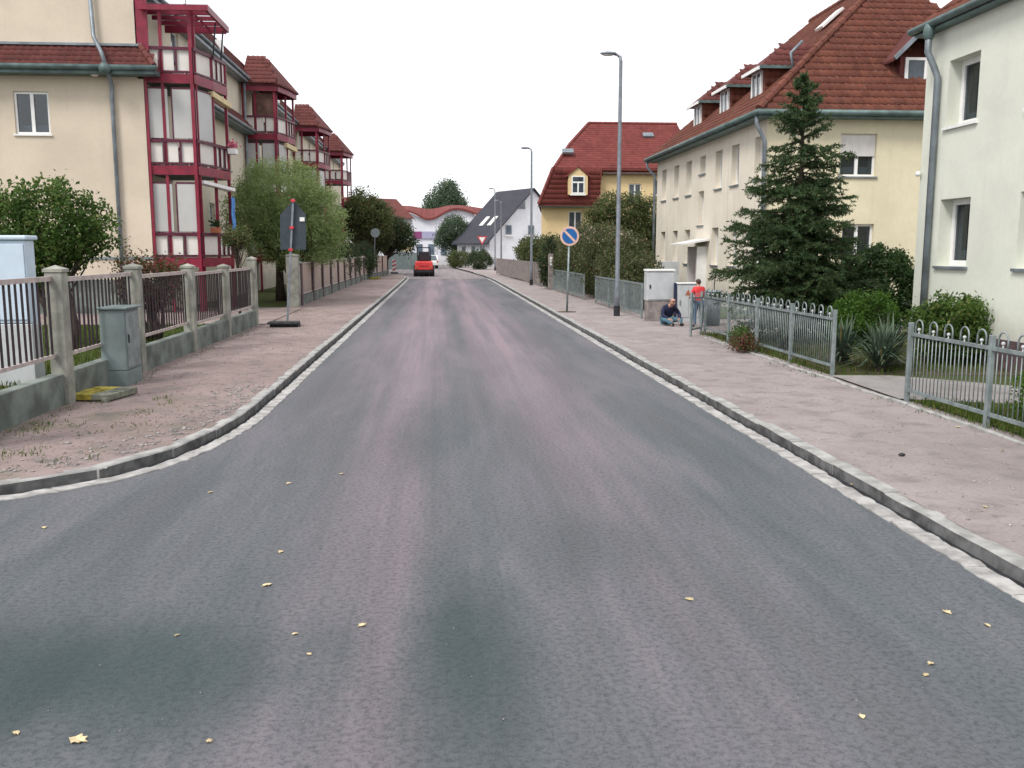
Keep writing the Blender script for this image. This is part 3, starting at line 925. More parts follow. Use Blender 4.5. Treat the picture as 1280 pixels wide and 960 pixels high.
for i, s in enumerate(ST):
    for fl, z in enumerate((1.42, 4.19, 6.86)):
        b = balcony(s, fl, z, glazed=((0, 1) if fl == 1 else (0,)) if fl < 2 and i < 3 else None)
    P = bow(s, -.02)
    for (e, t) in ((0, .36), (1, -.06), (1, .12), (2, 0), (3, 0)):
        top = 8.95 if i else (8.87 if e < 2 else 7.9)
        a = Vector(P[e]).lerp(Vector(P[e + 1]), t)
        MB().bar((a.x + .02, a.y, .05), (a.x + .02, a.y, top), .08, .09, up=(1, 0, 0)).build('balcony_post', M['red'], HA)
    mb = MB()
    mb.bar((xw + .06, YG + s + .02, 1.4), (xw + .06, YG + s + .02, 7.0), .07, .07)
    mb.bar((xw + .02, YG + s + .03, 6.95), (xw + .02, YG + s + .03, 9.3), .36 if i == 0 else .12, .06, up=(0, 1, 0))
    mb.build('wall_post', M['red'], HA)
    if i == 0:
        # open rafter roof with clear glass over the near half of the top balcony
        y0, y1, zp, xr = YG - .12, YG + 2.55, 8.98, -6.70
        mb = MB()
        mb.box(xw, xr, y0 - .04, y0 + .04, zp - .10, zp + .06); mb.box(xw, xr - .08, y1 - .04, y1 + .04, zp - .16, zp + .06); mb.box(xr - .08, xr, y0 + .042, y1 + .04, zp - .12, zp + .055)
        mb.build('pergola_frame', M['red'], HA)
        for k in range(1, 4):
            y = y0 + (y1 - y0) * k / 4
            MB().box(xw, xr - .082, y - .035, y + .035, zp - .07, zp + .05).build('rafter', M['red'], HA)
        MB().box(-7.42, -7.36, y0 + .042, y1 - .042, zp + .052, zp + .09).build('purlin', M['red'], HA)
        MB().box(xw, xr, y0, y1, zp + .092, zp + .10).build('pergola_glazing', M['clear'], HA)
        for yy in (1.3, 2.3):
            MB().tube([(-6.95, YG + yy, 7.8), (-6.83, YG + yy, 8.86)], .025, 6).build('roof_strut', M['black'], HA)
    else:
        # tiled hip roof over the stack with a red fascia
        zt = 9.28
        E = bow(s, .26, zt)
        c0 = (xw, YG + s + 1.3, 10.62); c1 = (-7.75, YG + s + 1.3, 10.60)
        rf = MB()
        roof_poly(rf, [E[0], E[1], c1, c0], .08)
        for e in (1, 2): roof_poly(rf, [E[e], E[e + 1], c1], .08)
        roof_poly(rf, [E[3], E[4], c0, c1], .08)
        hip = rf.build('hip_roof', M['tile_d'], HA)
        w_ = Vector((0, c0[1] - E[0][1], c0[2] - zt))
        plz = plane(Vector(E[0]), (1, 0, 0), w_)
        tiles([(0, 0), (E[1][0] - xw, 0), (c1[0] - xw, w_.length), (0, w_.length)], plz, hip, M['tile_d'], 0)
        P = bow(s, .14)
        for e in range(4):
            a, c = Vector(P[e]), Vector(P[e + 1]); a.z = c.z = 9.08
            MB().bar(a, c, .06, .24).build('roof_fascia', M['red'], HA)
        if i == 1: MB().obox(face_T((xw + .05, YG + s + .28, 0), (1, 0, 0), (0, -1, 0)), .30, 1.30, 7.9, 8.9, -.02, .02).build('wind_screen', M['blind'], HA)
# awnings and hangings on the balconies
MB().bar((-7.05, YG + 1.2, 6.74), (-6.76, YG + 2.4, 6.55), .18, .16).build('awning', M['awning'], HA)
MB().bar((-7.05, YG + 15.2, 6.72), (-6.75, YG + 16.3, 6.6), .18, .2).build('awning', M['awning'], HA)
MB().bar((-7.3, YG + .4, 4.0), (-6.72, YG + 2.0, 3.86), .3, .10).build('awning', M['frame'], HA)

# things on the balconies
def flower(nm, label, loc, petals, n=60, r=.16):
    t = thing(nm, label, 'plant', loc)
    MB().box(-.12, .12, -.2, .2, 0, .16).build('planter', M['frame'] if petals == 'pink' else M['terracotta'], t, local=True)
    mb = MB()
    for _ in range(n):
        c = (rnd.gauss(0, r * .5), rnd.gauss(0, r * .7), .22 + abs(rnd.gauss(0, r * .6)))
        mb.blob(c, (.035, .035, .03), 5, 3)
    mb.build('blossoms' if petals == 'pink' else 'leaves', M['pink'] if petals == 'pink' else F['bush'], t, kind='stuff', local=True)
flower('flower_box', 'pink flowers in a white box hung on the middle balcony rail', (-6.68, YG + 2.3, 5.02), 'pink')
flower('potted_plant', 'small green plant in a terracotta pot on the lowest balcony rail', (-7.02, YG + .95, 2.47), 'leaf', 50, .14)
mb = MB()
nx, nz = 6, 10
vs = []; fs = []
for i in range(nx + 1):
    for j in range(nz + 1):
        vs.append((.03 * math.sin(i * 1.9) + .01 * math.sin(j), i * .09, -j * .105 + .01 * math.sin(i * 2)))
for i in range(nx):
    for j in range(nz):
        k = i * (nz + 1) + j; fs.append((k, k + 1, k + nz + 2, k + nz + 1))
mb.add(vs, fs)
mb.add([(x + .012, y, z) for x, y, z in vs], [tuple(reversed(f)) for f in fs])
o = mb.build('towel', M['cloth_blue']); o.location = (-6.72, YG + 1.9, 3.62)
tag(o, 'blue cloth hung to dry at the lowest red balcony', 'towel')

# ------------------------------------------------------------------ house B1 (near right)
HB1 = thing('house', 'near pale greenish white house cut off by the right picture edge', 'building', (9.0, 17, 0), 'houses on the right side')
T1 = face_T((9.0, 17.0, 0), (0, -1, 0), (-1, 0, 0))
h1 = []
for u in (.78, 3.1, 5.6, 8.1):
    h1 += [(u, u + .95, 1.66, 2.84), (u, u + .95, 4.1, 5.24)]
mb = MB(); wall(mb, T1, 13, 0, 5.95, h1, .26); mb.build('front_wall', M['wallB1'], HB1)
for h in h1: window(HB1, T1, h, .26, False, M['glass_b'], sill_mat=M['frame'] if h[2] > 3 else M['zinc'], fr=.10, curtain=True)
MB().box(9.52, 19, 4, 17.0, 0, 5.9).build('wall_core', M['wallB1'], HB1)
MB().box(9.004, 9.518, 16.9, 17.003, 0, 5.9).build('corner_wall', M['wallB1'], HB1)
MB().obox(T1, -.02, 13, 0, .52, -.1, -.02 + .035).build('plinth', M['fencebrown'], HB1)
rf = MB()
rf_pts = ((8.80, 17.18, 5.98), (8.80, 3.5, 5.98), (14, 3.5, 10.4), (14, 12.9, 10.4), (19.2, 17.18, 5.98), (19.2, 3.5, 5.98))
roof_poly(rf, [rf_pts[0], rf_pts[3], rf_pts[2], rf_pts[1]])
roof_poly(rf, [rf_pts[0], rf_pts[4], rf_pts[3]])
roof_poly(rf, [rf_pts[4], rf_pts[5], rf_pts[2], rf_pts[3]])
r1 = rf.build('roof', M['tile'], HB1)
pl = plane((8.80, 17.18, 5.98), (0, -1, 0), (5.2, 0, 4.42))
tiles([(0, 0), (6, 0), (6, 4), (4.0, 4)], pl, r1, M['tile'], 0)
gutter_line((8.77, 17.24, 5.94), (8.77, 3.5, 5.94), HB1, M['zinc_g'], .07)
gutter_line((8.77, 17.24, 5.94), (19.2, 17.24, 5.94), HB1, M['zinc_g'], .07)
MB().box(8.81, 8.998, 3.5, 17.15, 5.82, 5.87).build('soffit', M['zinc_g'], HB1)
MB().box(8.998, 19.1, 17.01, 17.15, 5.82, 5.87).build('soffit', M['zinc_g'], HB1)
downpipe([(8.76, 16.55, 5.9), (8.76, 16.55, 5.45), (8.86, 16.5, 5.2), (8.92, 16.45, 5.0), (8.92, 16.45, .05)], HB1, M['zinc'], .06)
MB().blob((8.76, 16.55, 5.80), (.10, .10, .18)).build('rain_hopper', M['zinc_g'], HB1, smooth=True)
MB().blob((8.93, 16.95, 3.35), (.05, .05, .05)).build('wall_lamp', M['frame'], HB1, smooth=True)

# ------------------------------------------------------------------ house B2 (yellow end wall behind the spruce)
HB2 = thing('house', 'two storey cream house with red tiled hipped roof and dormers behind the spruce', 'building', (9.7, 27.4, 0), 'houses on the right side')
Te = face_T((9.7, 27.4, 0), (1, 0, 0), (0, -1, 0))
Ws = 10.4
he = [(2.28, 3.40, 4.13, 5.38), (2.45, 3.45, 1.45, 2.72), (7.6, 8.7, 4.13, 5.38), (7.6, 8.7, 1.45, 2.72)]
mb = MB(); wall(mb, Te, Ws, 0, 5.98, he, .14); mb.build('end_wall', M['wallB2'], HB2)
for i, h in enumerate(he): window(HB2, Te, h, .14, True, M['glass'], shutter=.52 if i in (0,) else 0, curtain=True)
Tst = face_T((9.7, 41.3, 0), (0, -1, 0), (-1, 0, 0))     # u = 41.3 - Y
hs = []
for y in (28.0, 30.3, 32.1, 36.0, 37.9, 40.0): hs.append((41.3 - y - .40, 41.3 - y + .40, 4.06, 5.35))
hs.append((41.3 - 34.1 - .38, 41.3 - 34.1 + .38, 4.72, 5.36)); hs.append((41.3 - 34.2 - .38, 41.3 - 34.2 + .38, 2.85, 4.10))
for y in (28.0, 30.3, 32.3, 36.0, 37.9, 40.0): hs.append((41.3 - y - .40, 41.3 - y + .40, 1.41, 2.72))
hs.append((41.3 - 33.9 - .5, 41.3 - 33.9 + .5, .12, 1.95))
mb = MB(); wall(mb, Tst, 13.9, 0, 5.98, hs, .22); mb.build('front_wall', M['wallB2s'], HB2)
for h in hs[:-1]: window(HB2, Tst, h, .22, False, M['glass'])
dr = MB().obox(Tst, hs[-1][0] + .003, hs[-1][1] - .003, .124, 1.945, -.22, -.16).build('door', M['redp'], HB2)
MB().obox(Tst, hs[-1][0] + .15, hs[-1][0] + .18, .9, 1.15, -.16, -.11).build('handle', M['zinc'], dr)
for u in (hs[-1][0] - .16, hs[-1][1] + .02):
    MB().obox(Tst, u, u + .14, 0, 2.06, .002, .36).build('porch_side', M['frame'], HB2)
cp = MB().prism([(9.69, 32.9, 2.27), (8.75, 32.9, 2.12), (8.75, 32.9, 2.17), (9.69, 32.9, 2.35)], (0, 1.9, 0)).build('porch_canopy', M['frame'], HB2)
MB().box(10.05, 20.1, 27.75, 41.3, 0, 5.95).build('wall_core', M['wallB2'], HB2)
MB().obox(Te, -.03, Ws, 0, .55, -.08, .03).build('plinth', M['plinth'], HB2)
ev = 5.97
A_, B_, C_, D_ = (9.3, 27.0, ev), (20.5, 27.0, ev), (20.5, 41.7, ev), (9.3, 41.7, ev)
r0, r1_ = (14.9, 31.2, 10.95), (14.9, 37.5, 10.95)
rf = MB()
roof_poly(rf, [A_, B_, r0]); roof_poly(rf, [B_, C_, r1_, r0]); roof_poly(rf, [C_, D_, r1_]); roof_poly(rf, [D_, A_, r0, r1_])
RB2 = rf.build('roof', M['tile'], HB2)
wv = Vector((0, 4.2, 4.98)); pl = plane(A_, (1, 0, 0), wv)
tiles([(0.05, .02), (11.15, .02), (5.6, wv.length)], pl, RB2, M['tile'], 290, key=lambda p: p.x)
wv2 = Vector((5.6, 0, 4.98)); pl = plane(D_, (0, -1, 0), wv2)
tiles([(.05, .02), (14.65, .02), (10.5, wv2.length), (4.2, wv2.length)], pl, RB2, M['tile'], 0)
up = Vector((0, 0, .05))
ridge_tiles(Vector(A_) + up, Vector(r0) + up, RB2, M['tile'])
ridge_tiles(Vector(r0) + up, Vector(r1_) + up, RB2, M['tile'])
gutter_line((9.25, 26.95, ev - .05), (20.5, 26.95, ev - .05), HB2, M['zinc_g'], .085)
gutter_line((9.25, 26.95, ev - .05), (9.25, 41.75, ev - .05), HB2, M['zinc_g'], .085)
MB().box(9.32, 20.4, 27.02, 27.398, 5.78, 5.86).build('soffit', M['zinc_g'], HB2)
MB().box(9.32, 9.698, 27.402, 41.6, 5.78, 5.86).build('soffit', M['zinc_g'], HB2)
downpipe([(9.3, 27.15, 5.9), (9.3, 27.15, 5.6), (9.62, 27.28, 5.1), (9.62, 27.28, .1)], HB2, M['zinc'], .06)
downpipe([(9.3, 41.6, 5.9), (9.3, 41.6, 5.6), (9.62, 41.45, 5.2), (9.62, 41.45, .1)], HB2, M['zinc'], .06)
def dormer(yc, hw=.62):
    x0, x1 = 10.28, 11.7
    zb, zt = 6.55, 7.66
    d = MB().box(x0 + .03, x1, yc - hw, yc + hw, zb, zt).build('dormer', M['tile'], HB2)
    T = face_T((x0, yc + hw, 0), (0, -1, 0), (-1, 0, 0))
    # cheek tiles towards the camera
    plc = plane((x0 + .03, yc - hw, zb + .05), (1, 0, 0), (0, .02, 1))
    tiles([(0, 0), (1.35, 0), (1.35, 1.05), (0, 1.05)], plc, d, M['tile'], 0, None, .22, .26)
    mb = MB(); h = (.16, 2 * hw - .16, zb + .1, zt - .05)
    mb.obox(T, .05, 2 * hw - .05, zb - .05, zb + .1, -.05, .04)
    mb.build('dormer_apron', M['zinc'], d)
    fr = MB()
    a, b, c, e = h
    fr.obox(T, a, b, c, c + .08, -.02, .05); fr.obox(T, a, b, e - .08, e, -.02, .05); fr.obox(T, a, a + .09, c + .08, e - .08, -.02, .05); fr.obox(T, b - .09, b, c + .08, e - .08, -.02, .05)
    fr.obox(T, (a + b) / 2 - .04, (a + b) / 2 + .04, c + .08, e - .08, -.02, .045)
    fr.build('window_frame', M['frame'], d)
    MB().obox(T, a + .09, b - .09, c + .08, e - .08, -.02, .02).build('pane', M['glass'], d)
    e0, e1, e2 = (x0 - .22, yc - hw - .2, zt), (x0 - .22, yc + hw + .2, zt), None
    rg0, rg1 = (x0 + .75, yc, zt + .80), (x0 + 2.6, yc, zt + .80)
    f0, f1 = (x0 + 2.2, yc - hw - .2, zt), (x0 + 2.2, yc + hw + .2, zt)
    rf = MB()
    roof_poly(rf, [e1, e0, rg0], .07); roof_poly(rf, [e0, f0, rg1, rg0], .07); roof_poly(rf, [f1, e1, rg0, rg1], .07)
    rr = rf.build('dormer_roof', M['tile_d'], d)
    wz = Vector((0, hw + .2, .80)); plr = plane(e0, (1, 0, 0), wz)
    tiles([(0, 0), (2.2, 0), (2.7, wz.length), (.97, wz.length)], plr, d, M['tile_d'], 0)
    MB().bar((e0[0] - .01, e0[1] - .02, zt - .03), (f0[0], f0[1] - .02, zt - .03), .06, .10).build('dormer_eave', M['zinc_g'], d)
    MB().bar((e0[0] - .02, e0[1], zt - .06), (e1[0] - .02, e1[1], zt - .06), .06, .10).build('dormer_eave', M['frame'], d)
for y in (30.1, 33.5, 37.0): dormer(y)
# dormer on the end roof
xc = 14.75
d = MB().box(xc - .8, xc + .8, 27.95, 29.6, 6.5, 7.72).build('dormer', M['tile_d'], HB2)
T = face_T((xc - .8, 27.95, 0), (1, 0, 0), (0, -1, 0))
fr = MB(); fr.obox(T, .14, 1.46, 6.58, 6.68, -.02, .05); fr.obox(T, .14, 1.46, 7.62, 7.7, -.02, .05); fr.obox(T, .14, .24, 6.68, 7.62, -.02, .05); fr.obox(T, 1.36, 1.46, 6.68, 7.62, -.02, .05); fr.obox(T, .75, .85, 6.68, 7.62, -.02, .045)
fr.build('window_frame', M['frame'], d)
for q in ((.24, .75), (.85, 1.36)): MB().obox(T, q[0], q[1], 6.68, 7.62, -.02, .02).build('pane', M['glass'], d)
MB().box(xc - 1.0, xc + 1.0, 27.5, 27.95, 6.42, 6.5).build('dormer_apron', M['zinc'], d)
rf = MB()
roof_poly(rf, [(xc - 1.15, 27.6, 7.62), (xc, 27.6, 8.75), (xc, 30.4, 8.75), (xc - 1.15, 30.4, 7.62)], .08)
roof_poly(rf, [(xc, 27.6, 8.75), (xc + 1.15, 27.6, 7.62), (xc + 1.15, 30.4, 7.62), (xc, 30.4, 8.75)], .08)
rf.build('dormer_roof', M['tile_d'], d)
MB().bar((xc - 1.17, 27.57, 7.60), (xc - .02, 27.57, 8.74), .06, .12).build('verge', M['zinc'], d)
MB().bar((xc + 1.17, 27.57, 7.60), (xc + .02, 27.57, 8.74), .06, .12).build('verge', M['zinc'], d)
# skylight and mast on the street slope
def on_street(x, y, h=.0): return Vector((x, y, ev + (x - 9.3) * 4.98 / 5.6)) + Vector((-.65, 0, .756)) * h
for (x, y) in ((13.3, 31.6),):
    a = [on_street(x - .35, y - .3, .12), on_street(x - .35, y + .3, .12), on_street(x + .35, y + .3, .12), on_street(x + .35, y - .3, .12)]
    MB().prism(a, (-.05, 0, .06)).build('skylight', M['white'], HB2)
p = on_street(11.0, 28.9)
MB().tube([p, p + Vector((-.1, 0, .5)), p + Vector((.25, 0, .85))], .05, 8).build('vent_pipe', M['zinc'], HB2, smooth=True)

# ------------------------------------------------------------------ house B3 (yellow with mansard skirt)
HB3 = thing('house', 'yellow house with big red mansard roof and small gabled dormer', 'building', (7.2, 66, 0), 'houses on the right side')
T3 = face_T((7.25, 66, 0), (1, 0, 0), (0, -1, 0))
h3 = [(1.9, 2.85, 3.3, 4.65), (6.2, 7.1, 5.2, 6.6), (8.1, 8.8, 5.8, 6.9), (1.9, 2.85, 1.0, 2.2), (9.6, 10.3, 5.8, 6.9)]
mb = MB(); wall(mb, T3, 11.4, 0, 5.0, [h for h in h3 if h[3] < 5], .12); wall(mb, lambda u, v, d: T3(u + .95, v, d), 10.45, 5.0, 7.4, [(h[0] - .95, h[1] - .95, h[2], h[3]) for h in h3 if h[3] > 5], .12); mb.build('front_wall', M['yellow'], HB3)
for h in h3: window(HB3, T3, h, .12, True, M['glass'])
MB().prism([(7.26, 66.35, 0), (18.65, 66.35, 0), (18.65, 78, 0), (8.9, 78, 0)], (0, 0, 5.0)).prism([(8.2, 66.36, 5.0), (18.65, 66.36, 5.0), (18.65, 77.9, 5.0), (9.8, 77.9, 5.0)], (0, 0, 2.35)).build('wall_core', M['yellow'], HB3)
MB().box(7.25, 7.27, 66.003, 66.36, 0, 4.99).build('corner_wall', M['yellow'], HB3)
k = 7.45
def rz3(x): return 7.95
rf = MB()
q3 = 3.85 / 5.9
roof_poly(rf, [(8.05, 65.6, 7.6), (19.0, 65.6, 7.6), (18.2, 71.5, 11.45), (11.4, 71.5, 11.45), (9.55, 68.6, 7.6 + 3.0 * q3)], .12)
roof_poly(rf, [(8.05, 65.6, 7.6), (9.55, 68.6, 9.56), (11.4, 71.5, 11.45), (11.4, 74, 11.45), (9.6, 78.4, 7.6)], .12)
roof_poly(rf, [(19.0, 65.6, 7.6), (19.0, 78.4, 7.6), (18.2, 74, 11.45), (18.2, 71.5, 11.45)], .12)
roof_poly(rf, [(11.4, 74, 11.45), (18.2, 74, 11.45), (19, 78.4, 7.6), (9.6, 78.4, 7.6)], .12)
RB3 = rf.build('roof', M['tile_r'], HB3)
sk = MB()
roof_poly(sk, [(6.9, 65.25, 5.12), (11.15, 65.25, 5.12), (11.45, 65.5, 7.66), (7.95, 65.5, 7.66)], .12)
roof_poly(sk, [(8.55, 78.6, 5.12), (6.9, 65.25, 5.12), (7.95, 65.5, 7.66), (9.55, 78.4, 7.66)], .12)
roof_poly(sk, [(11.15, 65.25, 5.12), (11.25, 66, 5.12), (11.55, 66.0, 7.6), (11.45, 65.55, 7.62)], .12)
SK = sk.build('mansard_skirt', M['tile_r'], HB3)
pl = plane((8.05, 65.6, 7.61), (1, 0, 0), (0, 5.9, 3.85))
tiles([(.20, .05), (10.9, .05), (10.1, 7.0), (3.55, 7.0), (1.72, 3.6)], pl, RB3, M['tile_r'], 0, None, .25, .34, hs=.6)
pl = plane((6.9, 65.24, 5.13), (1, 0, 0), (.0, .25, 2.54))
tiles([(.16, 0), (4.2, 0), (4.5, 2.5), (1.18, 2.5)], pl, SK, M['tile_r'], 0, None, .25, .34, hs=.35)
u5 = Vector((0, 0, .03))
for (a, b) in (((8.05, 65.6, 7.6), (9.55, 68.6, 9.56)), ((9.55, 68.6, 9.56), (11.4, 71.5, 11.45)), ((11.4, 71.5, 11.45), (18.2, 71.5, 11.45))): ridge_tiles(Vector(a) + u5, Vector(b) + u5, RB3, M['tile_r'], .4, .12)
ridge_tiles((6.92, 65.22, 5.12), (7.97, 65.46, 7.66), SK, M['tile_r'], .4, .12)
MB().box(6.95, 11.2, 65.3, 66, 4.93, 5.02).build('soffit', M['zinc_g'], HB3)
MB().box(11.5, 18.9, 65.55, 66.0, 7.22, 7.32).build('soffit', M['fencebrown'], HB3)
# small gabled dormer with white window
xd, yd = 9.66, 65.0
mb = MB()
poly = [(xd - .68, yd, 5.75), (xd + .68, yd, 5.75), (xd + .68, yd, 7.05), (xd, yd, 7.62), (xd - .68, yd, 7.05)]
mb.prism(list(reversed(poly)), (0, 1.2, 0))
dd = mb.build('dormer', M['yellow'], HB3)
T = face_T((xd - .68, yd, 0), (1, 0, 0), (0, -1, 0))
fr = MB(); fr.obox(T, .22, 1.14, 5.82, 5.90, -.02, .04); fr.obox(T, .22, 1.14, 6.96, 7.04, -.02, .04); fr.obox(T, .22, .30, 5.90, 6.96, -.02, .04); fr.obox(T, 1.06, 1.14, 5.90, 6.96, -.02, .04)
fr.obox(T, .30, 1.06, 6.55, 6.65, -.02, .038); fr.obox(T, .63, .73, 5.90, 6.55, -.02, .038); fr.obox(T, .12, 1.24, 5.70, 5.80, 0, .08)
fr.build('window_frame', M['frame'], dd)
for q in ((.30, .63, 5.90, 6.55), (.73, 1.06, 5.90, 6.55), (.30, 1.06, 6.65, 6.96)): MB().obox(T, *q, -.02, .02).build('pane', M['glass'], dd)
mb = MB()
for sg in (-1, 1):
    mb.prism([(xd, yd - .1, 7.74), (xd + sg * .86, yd - .1, 7.02), (xd + sg * .86, yd - .1, 6.93), (xd, yd - .1, 7.64)][::sg], (0, 1.4, 0))
mb.build('dormer_roof', M['tile_r'], dd)
for (x, z, y) in ((15.6, 10.4, 69.6), (9.2, 8.9, 66.9)):
    MB().prism([(x - .4, y - .1, z - .2), (x + .4, y - .1, z - .2), (x + .4, y + .3, z + .1), (x - .4, y + .3, z + .1)], (0, -.08, .12)).build('skylight', M['zinc'], HB3)

# ------------------------------------------------------------------ white house with dark roof, turned away from the road
ang = R(27)
HW = thing('house', 'white gabled house with dark roof and two skylights at the road bend', 'building', (5.33, 100, 0), 'houses on the right side', ang)
# local: x along the gable, y along the ridge
wd, Lh, ze, zr = 11.0, 7.4, 3.1, 8.55
mb = MB()
mb.prism([(0, 0, 0), (wd, 0, 0), (wd, 0, ze), (wd / 2, 0, zr - .1), (0, 0, ze)][::1], (0, Lh, 0))
mb.build('wall', M['whitewall'], HW, local=True)
rf = MB(); sl = (zr - ze) / (wd / 2)
for sg in (0, 1):
    x0 = -.55 if sg == 0 else wd + .55
    roof_poly(rf, [(x0, -.35, ze - .55 * sl + .1), (x0, Lh + .4, ze - .55 * sl + .1), (wd / 2, Lh + .4, zr + .1), (wd / 2, -.35, zr + .1)], .16)
rf.build('roof', M['slate'], HW, local=True)
for y in (2.1, 3.9):
    x = 1.35; z = lambda x: ze + x * sl + .1
    MB().prism([(x, y, z(x) + .03), (x + 1.0, y, z(x + 1.0) + .03), (x + 1.0, y + .75, z(x + 1.0) + .03), (x, y + .75, z(x) + .03)], (-.05, 0, .07)).build('skylight', M['white'], HW, local=True)
def lw(x, z, w_, h_, mat=M['glass_b']):
    f = MB().box(x, x + w_, -.06, -.003, z, z + h_).build('window', M['zinc'], HW, local=True)
    MB().box(x + .1, x + w_ - .1, -.075, -.061, z + .1, z + h_ - .1).build('pane', mat, f, local=True)
    MB().box(x - .1, x + w_ + .1, -.14, -.003, z - .22, z - .08).build('sill', M['frame'], f, local=True)
lw(2.0, 3.6, .75, 1.0); lw(4.9, 3.6, .75, 1.0); lw(7.6, 3.6, .75, 1.0)
f = MB().prism([(3.6, -.06, 6.35), (4.5, -.06, 6.35), (4.5, -.06, 7.2)], (0, .055, 0)).build('window', M['zinc'], HW, local=True)
for y in (1.2, 3.2, 5.4):
    f = MB().box(-.05, -.003, y, y + .8, .6, 2.3).build('window', M['zinc'], HW, local=True)
    MB().box(-.065, -.051, y + .08, y + .72, .7, 2.2).build('pane', M['glass'], f, local=True)

# ------------------------------------------------------------------ pearl coloured building with wavy roof at the end of the street
HC = thing('building', 'pale building with wavy red roof closing the end of the street', 'building', (-1, 128, 0))
def wave(x):                       # eave height over X
    t = np.interp(x, [-12, -7, -5.2, -3.8, -2.2, -1.2, .2, 1.4, 3.0, 4.2, 6.0, 9.0], [6.6, 7.0, 7.05, 6.9, 6.0, 5.75, 6.5, 7.25, 7.3, 6.9, 6.2, 5.8])
    return float(t)
xs = np.linspace(-12, 9, 64); ys = np.convolve(np.pad([wave(x) for x in xs], 2, mode='edge'), np.ones(5) / 5, 'valid')
mb = MB(); mb.prism([(-12, 128, -.2)] + [(9, 128, -.2)] + [(x, 128, z) for x, z in zip(xs[::-1], ys[::-1])], (0, 12, 0))
mb.build('wall', M['whitewall2'], HC)
mb = MB()
for i in range(63):
    a, b = xs[i], xs[i + 1]; za, zb = ys[i], ys[i + 1]
    mb.add([(a, 127.5, za + .02), (b, 127.5, zb + .02), (b, 133, zb * .4 + 5.0), (a, 133, za * .4 + 5.0), (a, 127.5, za + .3), (b, 127.5, zb + .3), (b, 133, zb * .4 + 5.3), (a, 133, za * .4 + 5.3)], [(0, 3, 2, 1), (4, 5, 6, 7), (0, 1, 5, 4), (2, 3, 7, 6)])
mb.build('roof', M['tile_r'], HC)
MB().box(-3.6, -2.45, 127.8, 127.99, 3.45, 4.4).build('sign_panel', M['magenta'], HC)
MB().box(-2.44, .9, 127.8, 127.99, 3.45, 4.4).build('sign_panel', M['lilac'], HC)
for x in (-3.2, -1.6, .1, 1.6, 3.2):
    f = MB().box(x, x + .8, 127.9, 127.99, 1.2, 2.7).build('window', M['zinc'], HC)
    MB().box(x + .08, x + .72, 127.86, 127.895, 1.3, 2.6).build('pane', M['glass_b'], f)
HD = thing('building', 'low building with brownish red roof half hidden by dark trees', 'building', (-10, 110, 0))
MB().box(-16, -3.4, 110, 118, -.2, 5.6).build('wall', M['whitewall2'], HD)
rf = MB(); roof_poly(rf, [(-16.5, 109.5, 5.6), (-3.0, 109.5, 5.6), (-5.2, 114, 8.0), (-14, 114, 8.3)]); roof_poly(rf, [(-3.0, 109.5, 5.6), (-3.0, 118.5, 5.6), (-5.2, 114, 8.0)])
rf.build('roof', M['tile_d'], HD)

# ------------------------------------------------------------------ fences, left
FL = thing('fence', 'near fence of concrete posts with dark vertical bars on a low wall', 'fence', (-4.82, 9, 0), 'fences along the left pavement')
PY = [9.05, 12.06, 15.08, 18.2, 21.2, 24.3]
PH = [1.76, 1.76, 1.74, 1.69, 1.64, 1.78]
def post(x, y, h, parent, wx=.21, wy=.21, mat=None):
    p = MB().box(x - wx / 2, x + wx / 2, y - wy / 2, y + wy / 2, -.05, h - .09).build('post', mat or M['concrete'], parent, bevel=.012)
    c = MB(); a, b = wx / 2 + .014, wy / 2 + .014
    c.add([(x - a, y - b, h - .088), (x + a, y - b, h - .088), (x + a, y + b, h - .088), (x - a, y + b, h - .088), (x - a, y - b, h - .05), (x + a, y - b, h - .05), (x + a, y + b, h - .05), (x - a, y + b, h - .05), (x, y, h)],
          [(3, 2, 1, 0), (0, 1, 5, 4), (1, 2, 6, 5), (2, 3, 7, 6), (3, 0, 4, 7), (4, 5, 8), (5, 6, 8), (6, 7, 8), (7, 4, 8)])
    c.build('cap', M['concrete'], p)
for y, h in zip(PY, PH): post(-4.84 + rnd.uniform(-.02, .02), y, h, FL)
bar_me = MB().box(-.011, .011, -.011, .011, -.46, .46).mesh('bar', M['ironbar'])
for i in range(len(PY) - 1):
    y0, y1 = PY[i] + .107, PY[i + 1] - .107
    zt = min(PH[i], PH[i + 1]) - .17
    x = -4.86
    MB().box(x - .09, x + .09, y0, y1, -.1, .39).build('plinth_wall', M['plinth'], FL, bevel=.01)
    MB().box(x - .025, x + .025, y0, y1, zt - .03, zt + .03).build('rail', M['rail'], FL)
    MB().box(x - .022, x + .022, y0, y1, zt - .99, zt - .945).build('rail', M['rail'], FL)
    n = 19
    for k in range(n):
        piece('bar', bar_me, FL, (x + 4.82 + rnd.uniform(-.004, .004), y0 + (y1 - y0) * (k + .5) / n - 9, zt - .49), (rnd.uniform(-.006, .006), 0, 0))
